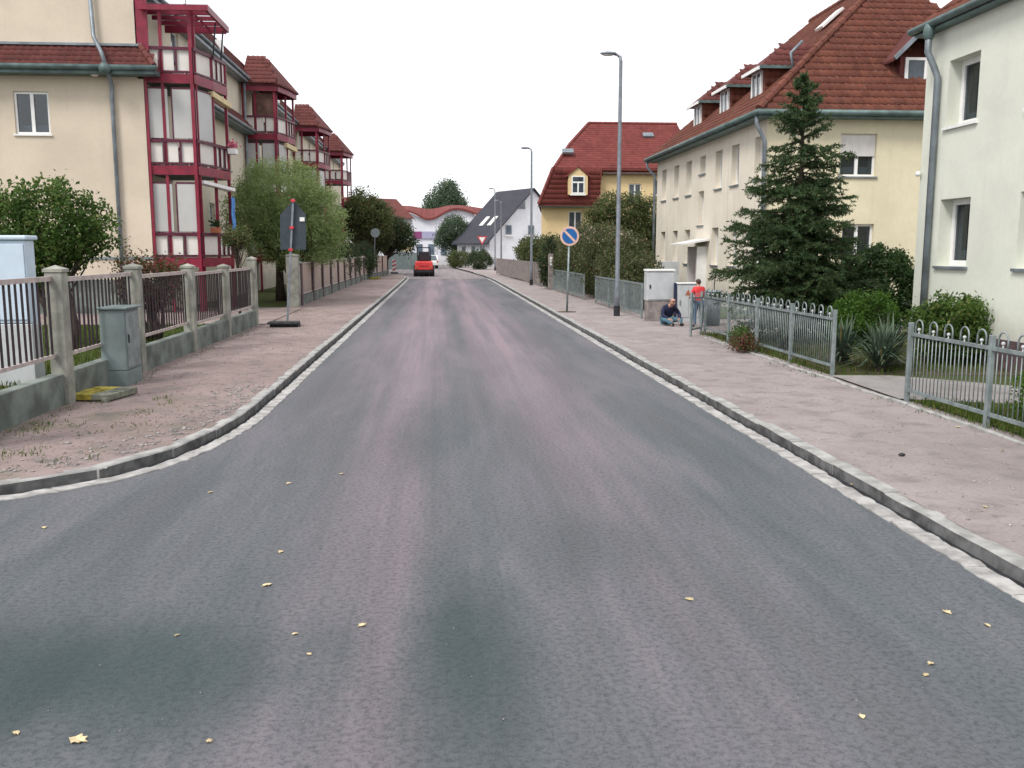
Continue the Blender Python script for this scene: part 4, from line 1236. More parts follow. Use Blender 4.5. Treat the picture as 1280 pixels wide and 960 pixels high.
# side return of the near fence, running left along the side street
FS = thing('fence', 'far fence of beige infill panels between dark posts behind the driveway', 'fence', (-4.95, 32, 0), 'fences along the left pavement')
post(-4.98, 31.9, 1.82, FS, .40, .40)
MB().box(-5.02, -4.90, 32.1, 33.0, .42, 1.40).build('panel', M['frame'], FS)
Y = 33.1; k = 0
while Y < 72:
    x = -4.95 + max(0, Y - 60) * .07
    x2 = -4.95 + max(0, Y + 3 - 60) * .07
    post(x, Y, 1.56, FS, .2, .30, M['fencebrown'])
    a = Vector((x, Y + .16, 0)); b = Vector((x2, Y + 2.84, 0))
    def seg(z0, z1, w_, nm, mat, ins=0):
        p, q = a.copy(), b.copy(); d = (q - p).normalized(); p += d * ins; q -= d * ins
        p.z = q.z = (z0 + z1) / 2
        return MB().bar(p, q, w_, z1 - z0).build(nm, mat, FS)
    seg(-.05, .33, .16, 'plinth_wall', M['plinth'])
    seg(.42, 1.44, .06, 'panel', M['beige'], .04)
    seg(1.445, 1.50, .10, 'rail', M['rail'])
    seg(.36, .415, .10, 'rail', M['rail'])
    Y += 3.0; k += 1

# ------------------------------------------------------------------ fences, right: bow-top railings
def bow_fence(label, X0, Ys):
    t = thing('fence', label, 'fence', (X0, Ys[0], 0), 'bow-top railings along the right pavement')
    Ys = sorted(Ys)
    for y in Ys: MB().box(X0 - .028, X0 + .028, y - .028, y + .028, -.05, 1.03).build('post', M['galv'], t, bevel=.006)
    vb = MB().tube([(0, 0, -.375), (0, 0, .375)], .0065, 6).mesh('bar', M['galv'], smooth=True)
    r = .085
    pts = [(0, -r, -.02), (0, -r, .085)] + [(0, -r * math.cos(a), .085 + r * math.sin(a)) for a in np.linspace(.3, math.pi - .3, 8)] + [(0, r, .085), (0, r, -.02)]
    hm = MB().tube(pts, .010, 6).mesh('hoop', M['galv'], smooth=True)
    fm = MB().tube([(0, 0, -.02), (0, 0, .03)], .008, 6).blob((0, 0, .05), (.022, .022, .022), 8, 5).mesh('finial', M['cabwhite'], smooth=True)
    for i in range(len(Ys) - 1):
        y0, y1 = Ys[i] + .03, Ys[i + 1] - .03
        for z in (.885, .16): MB().box(X0 - .018, X0 + .018, y0, y1, z - .02, z + .02).build('rail', M['galv'], t)
        n = 5; st = (y1 - y0) / n
        for k in range(n):
            yc = y0 + st * (k + .5)
            piece('hoop', hm, t, (0, yc - Ys[0] if False else yc - origin(t)[1], .905))
            piece('finial', fm, t, (0, yc - origin(t)[1], .905))
            for dy in (-r, 0, r) + ((st / 2,) if k < n - 1 else ()): piece('bar', vb, t, (0, yc + dy - origin(t)[1], .53))
    return t
bow_fence('near run of grey bow-top railing in front of the white house', 5.99, [4.3, 6.05, 7.8, 9.55, 11.3])
bow_fence('middle run of grey bow-top railing in front of the spruce', 6.08, [13.8, 15.55, 17.3, 19.05, 20.8])
# open gate leaf at the far end of the railing
GT = thing('gate', 'small grey gate leaf standing open beside the person in red', 'gate', (6.02, 20.9, 0), None, R(-128))
for z in (.16, .86): MB().box(.022, .598, -.018, .018, z - .02, z + .02).build('rail', M['galv'], GT, local=True)
for x in (0.0, .62): MB().box(x - .022, x + .022, -.022, .022, -.0 if x else .0, 1.0).build('stile', M['galv'], GT, local=True)
gb = MB().tube([(0, 0, .16), (0, 0, .98)], .007, 6).mesh('bar', M['galv'])
for k in range(1, 6): piece('bar', gb, GT, (k * .103, 0, 0))

def mesh_fence(label, pts, h, nb, group, mat=None, solid=False):
    t = thing('fence', label, 'fence', (*pts[0], 0), group)
    for (x, y) in pts: MB().box(x - .03, x + .03, y - .03, y + .03, -.05, h).build('post', mat or M['galv'], t)
    for i in range(len(pts) - 1):
        a = Vector((*pts[i], 0)); b = Vector((*pts[i + 1], 0))
        for z in (h - .04, .14):
            p, q = a.copy(), b.copy(); d = (q - p).normalized(); p += d * .03; q -= d * .03; p.z = q.z = z
            MB().bar(p, q, .03, .05).build('rail', mat or M['galv'], t)
        mb = MB()
        for k in range(nb):
            p = a.lerp(b, (k + .5) / nb)
            if solid: 
                d = (b - a) / nb * .46
                mb2 = MB(); q0 = p - d; q1 = p + d; q0.z = q1.z = (h + .1) / 2 + .02
                mb2.bar(q0, q1, .025, h - .12 + rnd.uniform(0, .06)).build('board', mat, t)
            else: mb.bar((p.x, p.y, .16), (p.x, p.y, h - .06), .012, .012)
        if not solid: mb.build('bar_field', mat or M['galv'], t, kind='stuff')
    return t
mesh_fence('grey wire fence section beside the tall lamp post', [(5.72, 25.9), (5.70, 28.4), (5.68, 30.9), (5.66, 33.4)], 1.02, 26, 'wire fences before the blossoming hedge')
mesh_fence('farther grey wire fence section behind the no parking sign', [(5.62, 36.0), (5.58, 38.8), (5.52, 41.6), (5.46, 44.4)], 1.02, 26, 'wire fences before the blossoming hedge')
mesh_fence('weathered grey board fence in front of the white gabled house', [(5.3, 49), (5.15, 54), (5.0, 59), (4.85, 64), (4.65, 69), (4.5, 74)], 1.25, 24, None, M['wood_g'], True)
# gate post with green column at the hedge's end
o = MB().box(5.28, 5.52, 45.0, 45.24, 0, 1.75).build('gate_post', M['wood_g'], bevel=.01); tag(o, 'brown gate post at the far end of the blossoming hedge', 'post')
MB().box(5.34, 5.46, 44.985, 44.998, 1.2, 1.6).build('house_number_plate', M['frame'], o)

# ------------------------------------------------------------------ lamps
def lamp(x, y, h, label):
    t = thing('street_lamp', label, 'street lamp', (x, y, 0), 'grey street lamps along the right pavement')
    MB().tube([(0, 0, -.05), (0, 0, .9), (0, 0, .95), (0, 0, h - .15), (-.03, 0, h)], [.085, .08, .07, .05, .045], 12).build('pole', M['lamp'], t, smooth=True, local=True)
    MB().tube([(0, 0, -.05), (0, 0, .30)], .095, 12).build('base_sleeve', M['black'], t, local=True)
    MB().box(-.03, .03, -.088, -.07, .55, .85).build('hatch', M['lamp'], t, local=True)
    MB().tube([(-.02, 0, h - .05), (-.10, 0, h + .02), (-.22, 0, h + .05)], .035, 8).build('arm', M['lamp'], t, smooth=True, local=True)
    mb = MB().blob((-.36, 0, h + .06), (.25, .12, .055), 14, 8)
    hd = mb.build('lamp_head', M['lamp'], t, smooth=True, local=True)
    MB().blob((-.38, 0, h + .022), (.17, .085, .035), 12, 6).build('lamp_glass', M['shutter'], hd, smooth=True, local=True)
lamp(5.21, 27.0, 7.42, 'tall grey street lamp beside the near wire fence')
lamp(5.02, 51.0, 7.35, 'second grey street lamp standing before the yellow house')
lamp(5.15, 87.0, 7.5, 'distant street lamp before the dark roofed white house')
lamp(4.9, 74.5, 5.75, 'shorter pale lamp before the white gable')

# ------------------------------------------------------------------ no parking sign
t = thing('traffic_sign', 'round blue no parking sign with pale diagonal stripe on a grey pole', 'traffic sign', (3.98, 28.9, 0))
MB().tube([(0, 0, -.02), (.05, 0, 2.1)], .032, 10).build('pole', M['galv'], t, smooth=True, local=True)
MB().tube([(0, 0, -.01), (0, 0, .012)], .30, 16).build('foot', M['soil'], t, local=True)
def disc(mb, c, r, y, n=32):
    return mb.tube([(c[0], y, c[1]), (c[0], y - .006, c[1])], r, n)
zc = 2.37
disc(MB(), (.06, zc), .30, -.034).build('sign_disc', M['ring'], t, local=True)
fc = disc(MB(), (.06, zc), .235, -.042).build('sign_face', M['blue'], t, local=True)
mb = MB(); s2 = .7071
mb.prism([(.06 + s2 * (a) + s2 * b * -1 * -1, -.050, zc - s2 * a + s2 * b) for a, b in ((-.232, -.034), (.232, -.034), (.232, .034), (-.232, .034))], (0, -.004, 0))
mb.build('stripe', M['ring'], t, local=True)

# ------------------------------------------------------------------ temporary sign seen from behind
def foot_plate(parent, sx=.80, sy=.40, yellow=False, offz=0):
    b = MB().box(-sx / 2, sx / 2, -sy / 2, sy / 2, offz, offz + .07).build('base_plate', M['rubber'], parent, bevel=.015, local=True)
t = thing('temporary_sign', 'dark pentagonal road sign seen from behind, on a leaning pole', 'traffic sign', (-3.97, 23.9, 0))
foot_plate(t, .72, .40)
b = MB().box(-.40, .36, -.30, .12, .075, .14).build('base_plate', M['rubber'], t, bevel=.015, local=True)
mb = MB(); mb.bar((.05, 0, .06), (.30, .05, 3.22), .05, .05); mb.build('pole', M['lamp'], t, local=True)
for z in (1.95, 2.5, 3.17): 
    x = .05 + .25 * (z - .06) / 3.16
    MB().box(x - .05, x + .05, -.02, .07, z - .03, z + .03).build('clamp', M['redp'], t, local=True)
mb = MB(); mb.prism([(-.07, .09, 1.95), (.57, .09, 1.95), (.59, .10, 2.82), (.30, .10, 3.2), (-.05, .10, 2.82)], (0, .02, 0))
sp = mb.build('sign_plate', M['signback'], t, local=True)
MB().box(.44, .56, .075, .089, 2.66, 2.76).build('sticker', M['white'], sp, local=True)

t = thing('temporary_sign', 'distant round sign on a yellow foot plate by the beige fence', 'traffic sign', (-4.38, 62.2, 0))
MB().box(-.38, .38, -.25, .25, 0, .14).build('base_plate', M['yellowp'], t, bevel=.02, local=True)
MB().tube([(0, 0, .1), (.1, 0, 3.3)], .03, 8).build('pole', M['lamp'], t, local=True)
disc(MB(), (.12, 3.05), .30, -.05).build('sign_plate', M['galv'], t, local=True)

# yellow and grey foot plate lying on the left pavement
t = thing('foot_plate', 'yellow and grey recycled plastic sign foot lying by the fence', 'base plate', (-4.50, 12.5, 0), None, R(-12))
t.scale = (.74, 1.75, .95)
mb = MB()
# two halves with slots: bars around the holes
def slotted(x0, x1, mat, slots):
    mb = MB()
    mb.box(x0, x1, -.20, -.11, .015, .10); mb.box(x0, x1, .11, .20, .015, .10)
    xs_ = [x0] + [v for s in slots for v in s] + [x1]
    for i in range(0, len(xs_), 2): mb.box(xs_[i], xs_[i + 1], -.11, .11, .015, .098)
    for s in slots: mb.box(s[0], s[1], -.11, .11, .015, .03, 1)
    return mb
slotted(-.40, .06, None, [(-.26, -.16), (-.08, .0)]).build('yellow_half', [M['yellowp'], M['black']], t, bevel=.008, local=True)
slotted(.062, .40, None, [(.16, .20), (.27, .31)]).build('grey_half', [M['rubberg'], M['rubber']], t, bevel=.008, local=True)
for x in (-.36, .36): MB().box(x - .05, x + .05, -.24, -.2, .0, .06).build('lug', M['yellowp'] if x < 0 else M['rubberg'], t, local=True)

# ------------------------------------------------------------------ cabinets
t = thing('utility_cabinet', 'grey green utility cabinet standing before the left fence wall', 'cabinet', (-4.5, 13.5, 0), 'street cabinets')
MB().box(-.36, .0, 0, .66, -.05, .22).build('plinth', M['cabgrey'], t, bevel=.008, local=True)
bd = MB().box(-.355, -.005, .005, .655, .225, 1.10).build('body', M['cabgrey'], t, bevel=.012, local=True)
MB().prism([(-.40, -.03, 1.105), (.04, -.03, 1.105), (.04, .69, 1.105), (-.40, .69, 1.105)], (0, 0, .03)).build('lid', M['cabgrey'], t, bevel=.008, local=True)
MB().box(-.006, .006, .06, .60, .26, 1.05).build('door', M['galv'], t, bevel=.004, local=True)
MB().box(.006, .02, .10, .13, .62, .74).build('handle', M['black'], t, local=True)

t = thing('utility_cabinet', 'large pale blue cabinet behind the near bars at the left picture edge', 'cabinet', (-5.82, 13.6, 0), 'street cabinets')
MB().box(-1.9, 0, 0, .34, 0, .90).build('plinth', M['cabwhite'], t, bevel=.01, local=True)
MB().box(-1.88, -.02, .02, .32, .91, 2.08).build('body', M['cabblue'], t, bevel=.012, local=True)
for x in (-1.84, -.93): MB().box(x, x + .89, .0, .018, .96, 2.03).build('door', M['cabblue'], t, bevel=.006, local=True)
MB().box(-1.93, .02, -.03, .37, 2.085, 2.15).build('roof', M['cabblue'], t, bevel=.02, local=True)
MB().box(-.97, -.93, -.02, -.002, 1.4, 1.55).build('handle', M['black'], t, local=True)

t = thing('utility_cabinet', 'big white cabinet on a grey plinth behind the crouching person', 'cabinet', (5.63, 24.9, 0), 'street cabinets')
t.scale = (.93, 1, 1)
MB().box(.02, .80, .02, .36, -.05, .56).build('plinth', M['wood_g'], t, bevel=.01, local=True)
MB().box(.0, .82, .0, .38, .565, 1.36).build('body', M['cabwhite'], t, bevel=.012, local=True)
MB().box(.03, .79, -.015, -.001, .60, 1.32).build('door', M['cabwhite'], t, bevel=.004, local=True)
MB().box(.07, .11, -.035, -.016, .90, 1.0).build('handle', M['black'], t, local=True)
MB().box(-.02, .84, -.03, .40, 1.365, 1.42).build('roof', M['frame'], t, bevel=.01, local=True)
t = thing('utility_cabinet', 'smaller white cabinet with a warning sticker left of the person in red', 'cabinet', (6.44, 24.7, 0), 'street cabinets')
MB().box(.0, .62, .0, .32, -.05, 1.02).build('body', M['cabwhite'], t, bevel=.012, local=True)
for x in (.03, .32): MB().box(x, x + .27, -.014, -.001, .12, .97).build('door', M['cabwhite'], t, bevel=.004, local=True)
MB().box(.05, .08, -.035, -.015, .45, .6).build('handle', M['zinc'], t, local=True)
mb = MB(); mb.prism([(.20, -.016, .72), (.36, -.016, .72), (.28, -.016, .88)], (0, -.003, 0)); mb.build('warning_sticker', M['terracotta'], t, local=True)
MB().box(-.02, .64, -.03, .34, 1.025, 1.06).build('roof', M['frame'], t, bevel=.008, local=True)
t = thing('letterbox', 'white panel on short legs before the house door', 'letterbox', (8.0, 31.8, 0))
MB().box(-.3, .3, -.06, .06, .62, 1.55).build('box', M['cabwhite'], t, bevel=.01, local=True)
for x in (-.25, .25): MB().box(x - .03, x + .03, -.03, .03, 0, .62).build('leg', M['galv'], t, local=True)
t = thing('bin', 'grey bin with a dark upright stick right of the person in red', 'bin', (7.02, 23.4, 0))
MB().tube([(0, 0, 0), (0, 0, .82), (0, 0, .88)], [.19, .23, .20], 14).build('bin_body', M['signback'], t, smooth=False, local=True)
MB().tube([(0, 0, .882), (0, 0, .91)], [.24, .22], 14).build('lid', M['galv'], t, local=True)
MB().tube([(.03, .0, .90), (.05, .02, 1.22)], .014, 6).blob((.05, .02, 1.24), (.04, .04, .035), 8, 5).build('stick', M['black'], t, local=True)

# ------------------------------------------------------------------ trees and shrubs
def ell_pts(ells, n, shell=.55):
    vol = np.array([e[3] * e[4] * e[5] for e in ells]); vol = vol / vol.sum()
    idx = nrg.choice(len(ells), n, p=vol)
    d = nrg.normal(size=(n, 3)); d /= np.linalg.norm(d, axis=1)[:, None]
    r = shell + (1 - shell) * nrg.random(n) ** .6
    r = np.where(nrg.random(n) < .25, nrg.random(n) ** .33, r)
    e = np.array(ells)[idx]
    return e[:, :3] + d * r[:, None] * e[:, 3:6]

def leaf_mesh(name, centers, per, spread, size, mat, droop=0.0, aspect=.55, flat=.0, zmin=.03):
    N = len(centers) * per
    C = np.repeat(centers, per, 0) + nrg.normal(size=(N, 3)) * np.array(spread)
    C = C[C[:, 2] > zmin]; N = len(C)
    a = nrg.normal(size=(N, 3)); a[:, 2] -= droop
    a[:, 2] *= (1 - flat)
    a /= np.linalg.norm(a, axis=1)[:, None]
    b = nrg.normal(size=(N, 3)); b -= a * (a * b).sum(1)[:, None]; b /= np.linalg.norm(b, axis=1)[:, None]
    s = size * nrg.uniform(.6, 1.35, N)[:, None]
    nrm = np.cross(a, b)
    v = np.zeros((N, 4, 3))
    v[:, 0] = C - a * s; v[:, 1] = C + b * s * aspect + nrm * s * .12; v[:, 2] = C + a * s; v[:, 3] = C - b * s * aspect + nrm * s * .12
    f = np.array([(0, 1, 2, 3)]) + (np.arange(N) * 4)[:, None]
    return mesh_arr(name, v.reshape(-1, 3), f, mat)

def tree(name, label, cat, base, ells, n_cl, per, spread, size, mat, trunk=.12, trunk_h=None, group=None, droop=0, aspect=.55, stems=1, shell=.5, br=1.0, flower_=None, nb=40):
    t = thing(name, label, cat, base, group)
    cl = ell_pts(ells, n_cl, shell)
    zmin = min(e[2] - e[5] for e in ells)
    me = leaf_mesh('crown', cl, per, spread if hasattr(spread, '__len__') else (spread,) * 3, size, mat, droop, aspect)
    o = bpy.data.objects.new('crown', me); COL.objects.link(o); o.parent = t; o['kind'] = 'stuff'
    cz = np.mean([e[2] for e in ells]); cx = np.mean([e[0] for e in ells]); cy = np.mean([e[1] for e in ells])
    th = trunk_h if trunk_h is not None else max(.1, zmin + .3)
    for s in range(stems):
        dx = (s - (stems - 1) / 2) * trunk * 2.2
        pts = [(dx, 0, -.05), (dx * 1.2 + .03, .02, th * .5), (dx * 1.6 + cx * .3, cy * .3, th), (dx * 2 + cx * .7, cy * .7, (th + cz) / 2), (dx * 2 + cx, cy, cz + .1)]
        MB().tube(pts, [trunk * 1.25, trunk, trunk * .85, trunk * .55, trunk * .25], 9).build('trunk', M['bark'], t, smooth=True, local=True)
    mb = MB()
    for c in cl[nrg.choice(len(cl), min(nb, len(cl)), replace=False)]:
        s = Vector((cx * .4, cy * .4, th * rnd.uniform(.7, 1.15))); e = Vector(c)
        mid = s.lerp(e, .5) + Vector((rnd.gauss(0, .06), rnd.gauss(0, .06), .10)) * br
        mb.tube([s, mid, e], [trunk * .38, trunk * .22, trunk * .06], 5)
    mb.build('limbs', M['bark'], t, kind='stuff', local=True)
    if flower_:
        fm, nf, fs, zlo = flower_
        sel = cl[cl[:, 2] > zlo]
        if len(sel):
            me = leaf_mesh('blossoms', sel[nrg.choice(len(sel), min(nf, len(sel)))], 14, (.14, .14, .07), fs, fm)
            o = bpy.data.objects.new('blossoms', me); COL.objects.link(o); o.parent = t; o['kind'] = 'stuff'
    return t

tree('garden_tree', 'bushy green tree behind the left fence next to the pale blue cabinet', 'tree', (-7.2, 18.2, 0.05),
     [(0, 0, 2.35, .85, .8, .85), (-.75, 0, 2.3, .7, .7, .75), (.55, .1, 2.2, .6, .6, .6), (-.05, 0, 1.6, .42, .4, .45), (-1.4, .1, 2.35, .6, .6, .7)], 300, 46, .095, .042, F['shrub'], .07, .9, stems=3, shell=.35)
tree('red_shrub', 'reddish shrub with drooping twigs behind the left fence', 'shrub', (-6.15, 20.2, 0.05),
     [(0, 0, 1.2, .68, .6, .5), (-.35, 0, 1.6, .36, .36, .22), (.42, 0, 1.45, .36, .36, .26)], 130, 36, .10, .035, F['redleaf'], .04, .5, stems=4, shell=.3)
tree('garden_shrub', 'small rounded green shrub beside the lowest red balcony', 'shrub', (-6.1, 28.6, .05),
     [(0, 0, 2.25, .42, .42, .35)], 60, 40, .08, .035, F['olive'], .035, 1.5, shell=.3)
tree('pale_tree', 'broad pale green tree in front of the red balconies', 'tree', (-5.95, 36, .05),
     [(0, 0, 3.6, 1.7, 1.6, 1.75), (-1.1, -.2, 3.2, 1.1, 1.1, 1.2), (1.2, 0, 3.1, 1.1, 1.2, 1.3), (.2, -.4, 2.3, 1.7, 1.4, 1.1), (1.6, .3, 2.1, .8, .9, .8)], 900, 64, (.15, .15, .13), .052, F['willow'], .16, 1.2, droop=.7, aspect=.34, stems=2, shell=.55)
dk = 'trees beyond the beige fence'
tree('dark_tree', 'tallest dark tree beyond the beige fence, next to the end of the red balconies', 'tree', (-6.1, 73, 0),
     [(0, 0, 4.6, 1.5, 1.5, 1.9), (-1.1, 0, 3.8, 1.1, 1.1, 1.5), (1.0, 0, 4.2, 1.2, 1.2, 1.4)], 300, 60, .22, .085, F['olive'], .2, 1.8, dk)
tree('dark_tree', 'rounded dark tree nearest to the red roller', 'tree', (-4.6, 79, 0),
     [(.6, 0, 3.3, 1.6, 1.5, 1.4), (-.8, 0, 4.2, 1.4, 1.4, 1.6), (1.5, 0, 2.7, 1.1, 1.1, 1.0)], 300, 60, .22, .085, F['dark'], .2, 1.6, dk)
tree('dark_tree', 'brownish middle tree behind the distant round sign', 'tree', (-5.4, 76, 0),
     [(0, 0, 3.4, 1.6, 1.4, 1.6), (.6, 0, 4.6, 1.1, 1.1, 1.2)], 240, 60, .22, .085, F['hedge'], .2, 1.6, dk)
tree('thin_tree', 'sparse thin tree top sticking up beside the red balconies', 'tree', (-7.4, 82, 0),
     [(.3, 0, 6.4, .5, .5, 1.0), (.2, 0, 5.4, .7, .6, 1.0)], 26, 26, .16, .08, F['olive'], .09, 4.5, dk)
for i, (x, y, lab) in enumerate(((-5.65, 50.5, 'dark clipped shrub behind the middle of the beige fence'), (-5.55, 56, 'dark green shrub behind the far end of the beige fence'), (-5.1, 63, 'dark shrub next to the distant round sign'))):
    tree('hedge_shrub', lab, 'shrub', (x, y, 0), [(0, 0, 1.3, .8, 2.6, 1.05), (0, -1.4, 1.2, .7, 1.5, 1.0)], 170, 60, .14, .06, F['dark'], .06, .5, 'shrubs behind the beige fence', shell=.6)
tree('hedge_shrub', 'brownish green shrub between pale tree and beige fence', 'shrub', (-5.6, 43.5, 0), [(0, 0, 1.35, .6, 2.8, .85), (0, 1.6, 1.5, .6, 1.2, .7)], 160, 55, .13, .055, F['olive'], .05, .5, 'shrubs behind the beige fence', shell=.5)

# right side
tree('blossom_hedge', 'long brownish hedge with pale blossoms on top behind the wire fence', 'hedge', (6.55, 37, 0),
     [(.0, -6.4, .95, .6, 1.8, .95), (.0, -4.0, 1.35, .75, 2.4, 1.25), (0, 0, 1.55, .9, 3.2, 1.35), (0, 4.2, 1.55, .9, 3.0, 1.4), (-.2, 7.0, 1.4, .8, 1.6, 1.3)], 1700, 50, (.15, .18, .14), .05, F['hedge'], .06, .6, shell=.62, stems=3, flower_=(M['blossom'], 170, .034, 2.25), nb=60)
tree('column_shrub', 'narrow ivy green column at the far end of the blossoming hedge', 'shrub', (5.45, 46.4, 0), [(0, 0, 1.3, .45, .55, 1.3)], 120, 50, .10, .05, F['dark'], .05, .5, shell=.6)
tree('garden_tree', 'olive green garden tree rising behind the blossoming hedge', 'tree', (9.3, 47.5, 0),
     [(0, 0, 3.7, 1.6, 1.5, 1.2), (1.5, 0, 3.4, 1.3, 1.3, 1.25), (-.9, 0, 3.3, 1.0, 1.0, 1.0), (.6, 0, 2.4, 2.0, 1.6, 1.2), (2.2, -.3, 2.2, .8, .8, 1.0)], 520, 55, .16, .06, F['olive'], .14, 1.5, shell=.5)
tree('shrub', 'grey green shrub behind the board fence below the white gable', 'shrub', (6.3, 62, 0), [(0, 0, 1.5, 1.2, 3.2, 1.3), (.9, -2, 1.7, 1.0, 2, 1.2)], 260, 55, .17, .07, F['olive'], .07, .6, shell=.6)
tree('shrub', 'dark shrub at the corner of the white house', 'shrub', (3.9, 92.5, 0), [(0, 0, .9, 1.3, 1.6, .95)], 120, 50, .16, .07, F['dark'], .06, .4, shell=.6)
tree('shrub', 'round olive shrub left of the dark roofed house', 'shrub', (2.2, 101, 0), [(0, 0, .9, 1.3, 1.2, .95)], 100, 50, .16, .07, F['olive'], .06, .4, shell=.6)
tree('light_tree', 'light green tree between pale building and dark roof', 'tree', (1.7, 108, 0),
     [(0, 0, 4.2, 1.7, 1.6, 1.7), (.9, 0, 3.2, 1.4, 1.4, 1.3), (-1.2, 0, 3.2, 1.1, 1.1, 1.2), (0, 0, 1.6, 1.0, 1, 1.3)], 340, 60, .24, .09, F['far'], .2, 1.6)
tree('hill_tree', 'big rounded tree on the hill above the wavy roof', 'tree', (1.2, 180, 3),
     [(0, 0, 7.2, 4.0, 4, 4.3), (-1.8, 0, 5.2, 3.0, 3, 3.2), (2.2, 0, 5.2, 2.8, 3, 3.2), (.6, 0, 10.4, 1.6, 1.6, 1.8)], 520, 60, .5, .17, F['far'], .5, 2)
for x, y, h, lab in ((9.3, 176, 7.4, 'tall thin conifer right of the hill tree'), (11.8, 176, 6.0, 'shorter thin conifer by the red roof')):
    t = tree('conifer', lab, 'tree', (x, y, 1), [(0, 0, h * .25, .9, .9, h * .25), (0, 0, h * .55, .6, .6, h * .3), (0, 0, h * .85, .28, .28, h * .15)], 90, 50, .2, .12, F['far'], .12, 1)

# spruce
def spruce(base, H, Rmax, label):
    t = thing('spruce', label, 'tree', base)
    MB().tube([(0, 0, -.05), (.02, 0, H * .5), (0, .02, H)], [.11, .06, .012], 9).build('trunk', M['bark'], t, smooth=True, local=True)
    V = []; Fc = []; mb = MB()
    def twig(p, d, L, w_):
        # flat sprays of short needles along a twig
        n = max(3, int(L / .030))
        side = d.cross(Vector((0, 0, 1)))
        if side.length < .1: side = Vector((1, 0, 0))
        side.normalize(); up_ = side.cross(d)
        for k in range(n):
            c = p + d * (L * (k + .5) / n)
            for q in range(3):
                a = rnd.uniform(0, 6.28)
                dirn = (d * .7 + (side * math.cos(a) + up_ * math.sin(a)) * .9).normalized()
                l = w_ * rnd.uniform(.7, 1.25); e = c + dirn * l
                wv_ = dirn.cross(Vector((rnd.gauss(0, 1), rnd.gauss(0, 1), rnd.gauss(0, 1)))).normalized() * .0125
                o = len(V); V.extend([c - wv_, c + wv_, e + wv_ * .4, e - wv_ * .4]); Fc.append((o, o + 1, o + 2, o + 3))
    z = .40
    while z < H - .12:
        f = (H - z) / H
        nb_ = 9 if f > .45 else 6
        L0 = Rmax * (f ** .62) * (.68 if z < .95 else 1) * (1.0 if f < .9 else .9) * (1 if f > .3 else .62 + 1.27 * f)
        a0 = rnd.uniform(0, 6.28)
        for k in range(nb_):
            if rnd.random() < (.10 if f > .4 else .28): continue
            a = a0 + 6.283 * k / nb_ + rnd.uniform(-.3, .3)
            L = L0 * rnd.uniform(.65, 1.15)
            rad = Vector((math.cos(a), math.sin(a), 0))
            start = Vector((0, 0, z + rnd.uniform(-.12, .12)))
            pts = []
            m = 6
            droop_ = rnd.uniform(-.22, .20)
            for i in range(m + 1):
                s_ = i / m
                zz = (droop_ * s_ - .40 * s_ * s_ + .34 * s_ ** 3) * L if f > .25 else (.45 * s_) * L
                pts.append(start + rad * (L * s_) + Vector((0, 0, zz)))
            mb.tube(pts, [.018 * f + .006] * 3 + [.010 * f + .004] * 4, 4, cap=False)
            for i in range(m):
                p0, p1 = pts[i], pts[i + 1]; d = (p1 - p0).normalized()
                twig(p0, d, (p1 - p0).length, .055)
                s_ = (i + .5) / m
                if s_ < .12 and f > .2: continue
                for sg in (-1, 1):
                    nt_ = max(1, int((p1 - p0).length / .085))
                    for q in range(nt_):
                        pp_ = p0.lerp(p1, (q + rnd.random()) / nt_)
                        sd_ = d.cross(Vector((0, 0, 1))).normalized() * sg
                        dd_ = (d * .75 + sd_ * .8 + Vector((0, 0, rnd.uniform(-.95, .25)))).normalized()
                        tl = L * .36 * (1 - s_ * .6) * rnd.uniform(.6, 1.25) + .05
                        twig(pp_, dd_, tl, .056)
        z += .125 * (.8 + .5 * f)
    for q in range(14):
        twig(Vector((0, 0, H - .5 + q * .035)), Vector((rnd.gauss(0, .3), rnd.gauss(0, .3), 1)).normalized(), .12, .06)
    o = bpy.data.objects.new('crown', mesh_arr('crown', [tuple(v) for v in V], Fc, F['spruce'])); COL.objects.link(o); o.parent = t; o['kind'] = 'stuff'
    mb.build('limbs', M['bark'], t, kind='stuff', local=True)
    print('spruce needles', len(Fc))
spruce((7.48, 19.0, 0), 5.5, 1.80, 'dark green spruce standing in front of the cream house')

tree('round_bush', 'large dark round bush right of the spruce', 'shrub', (9.95, 20.4, 0), [(0, 0, 1.0, 1.0, .9, .98), (-.5, -.1, .8, .7, .7, .8)], 620, 52, .065, .038, F['bush'], .06, .3, shell=.78)
tree('bright_bush', 'bright green low bush in front of the dark round bush', 'shrub', (8.2, 17.3, 0), [(0, 0, .62, .66, .6, .52), (-.3, -.2, .45, .45, .45, .42)], 240, 46, .055, .026, F['bright'], .04, .2, shell=.72)
tree('corner_shrub', 'leafy shrub at the foot of the drainpipe of the white house', 'shrub', (8.62, 14.9, 0), [(0, 0, .68, .55, .6, .55), (-.25, .2, .6, .38, .45, .5), (.4, -.2, .62, .40, .4, .48)], 260, 40, .07, .042, F['shrub'], .04, .2, shell=.5, aspect=.38)
tree('railing_shrub', 'low shrub pressed against the near railing at the right edge', 'shrub', (7.0, 9.6, 0), [(0, 0, .28, .5, .9, .34), (.2, -1.5, .32, .6, .9, .40)], 300, 44, .06, .028, F['bright'], .03, .15, shell=.5)
tree('fence_weed', 'small plant with reddish leaves outside the middle railing', 'plant', (5.82, 17.2, 0), [(0, 0, .16, .22, .35, .18)], 40, 40, .06, .024, F['redleaf'], .012, .1, shell=.2)
tree('fence_weed', 'green weed at the foot of the middle railing', 'plant', (5.95, 17.9, 0), [(0, 0, .2, .2, .4, .26)], 44, 40, .06, .024, F['shrub'], .012, .1, shell=.2)

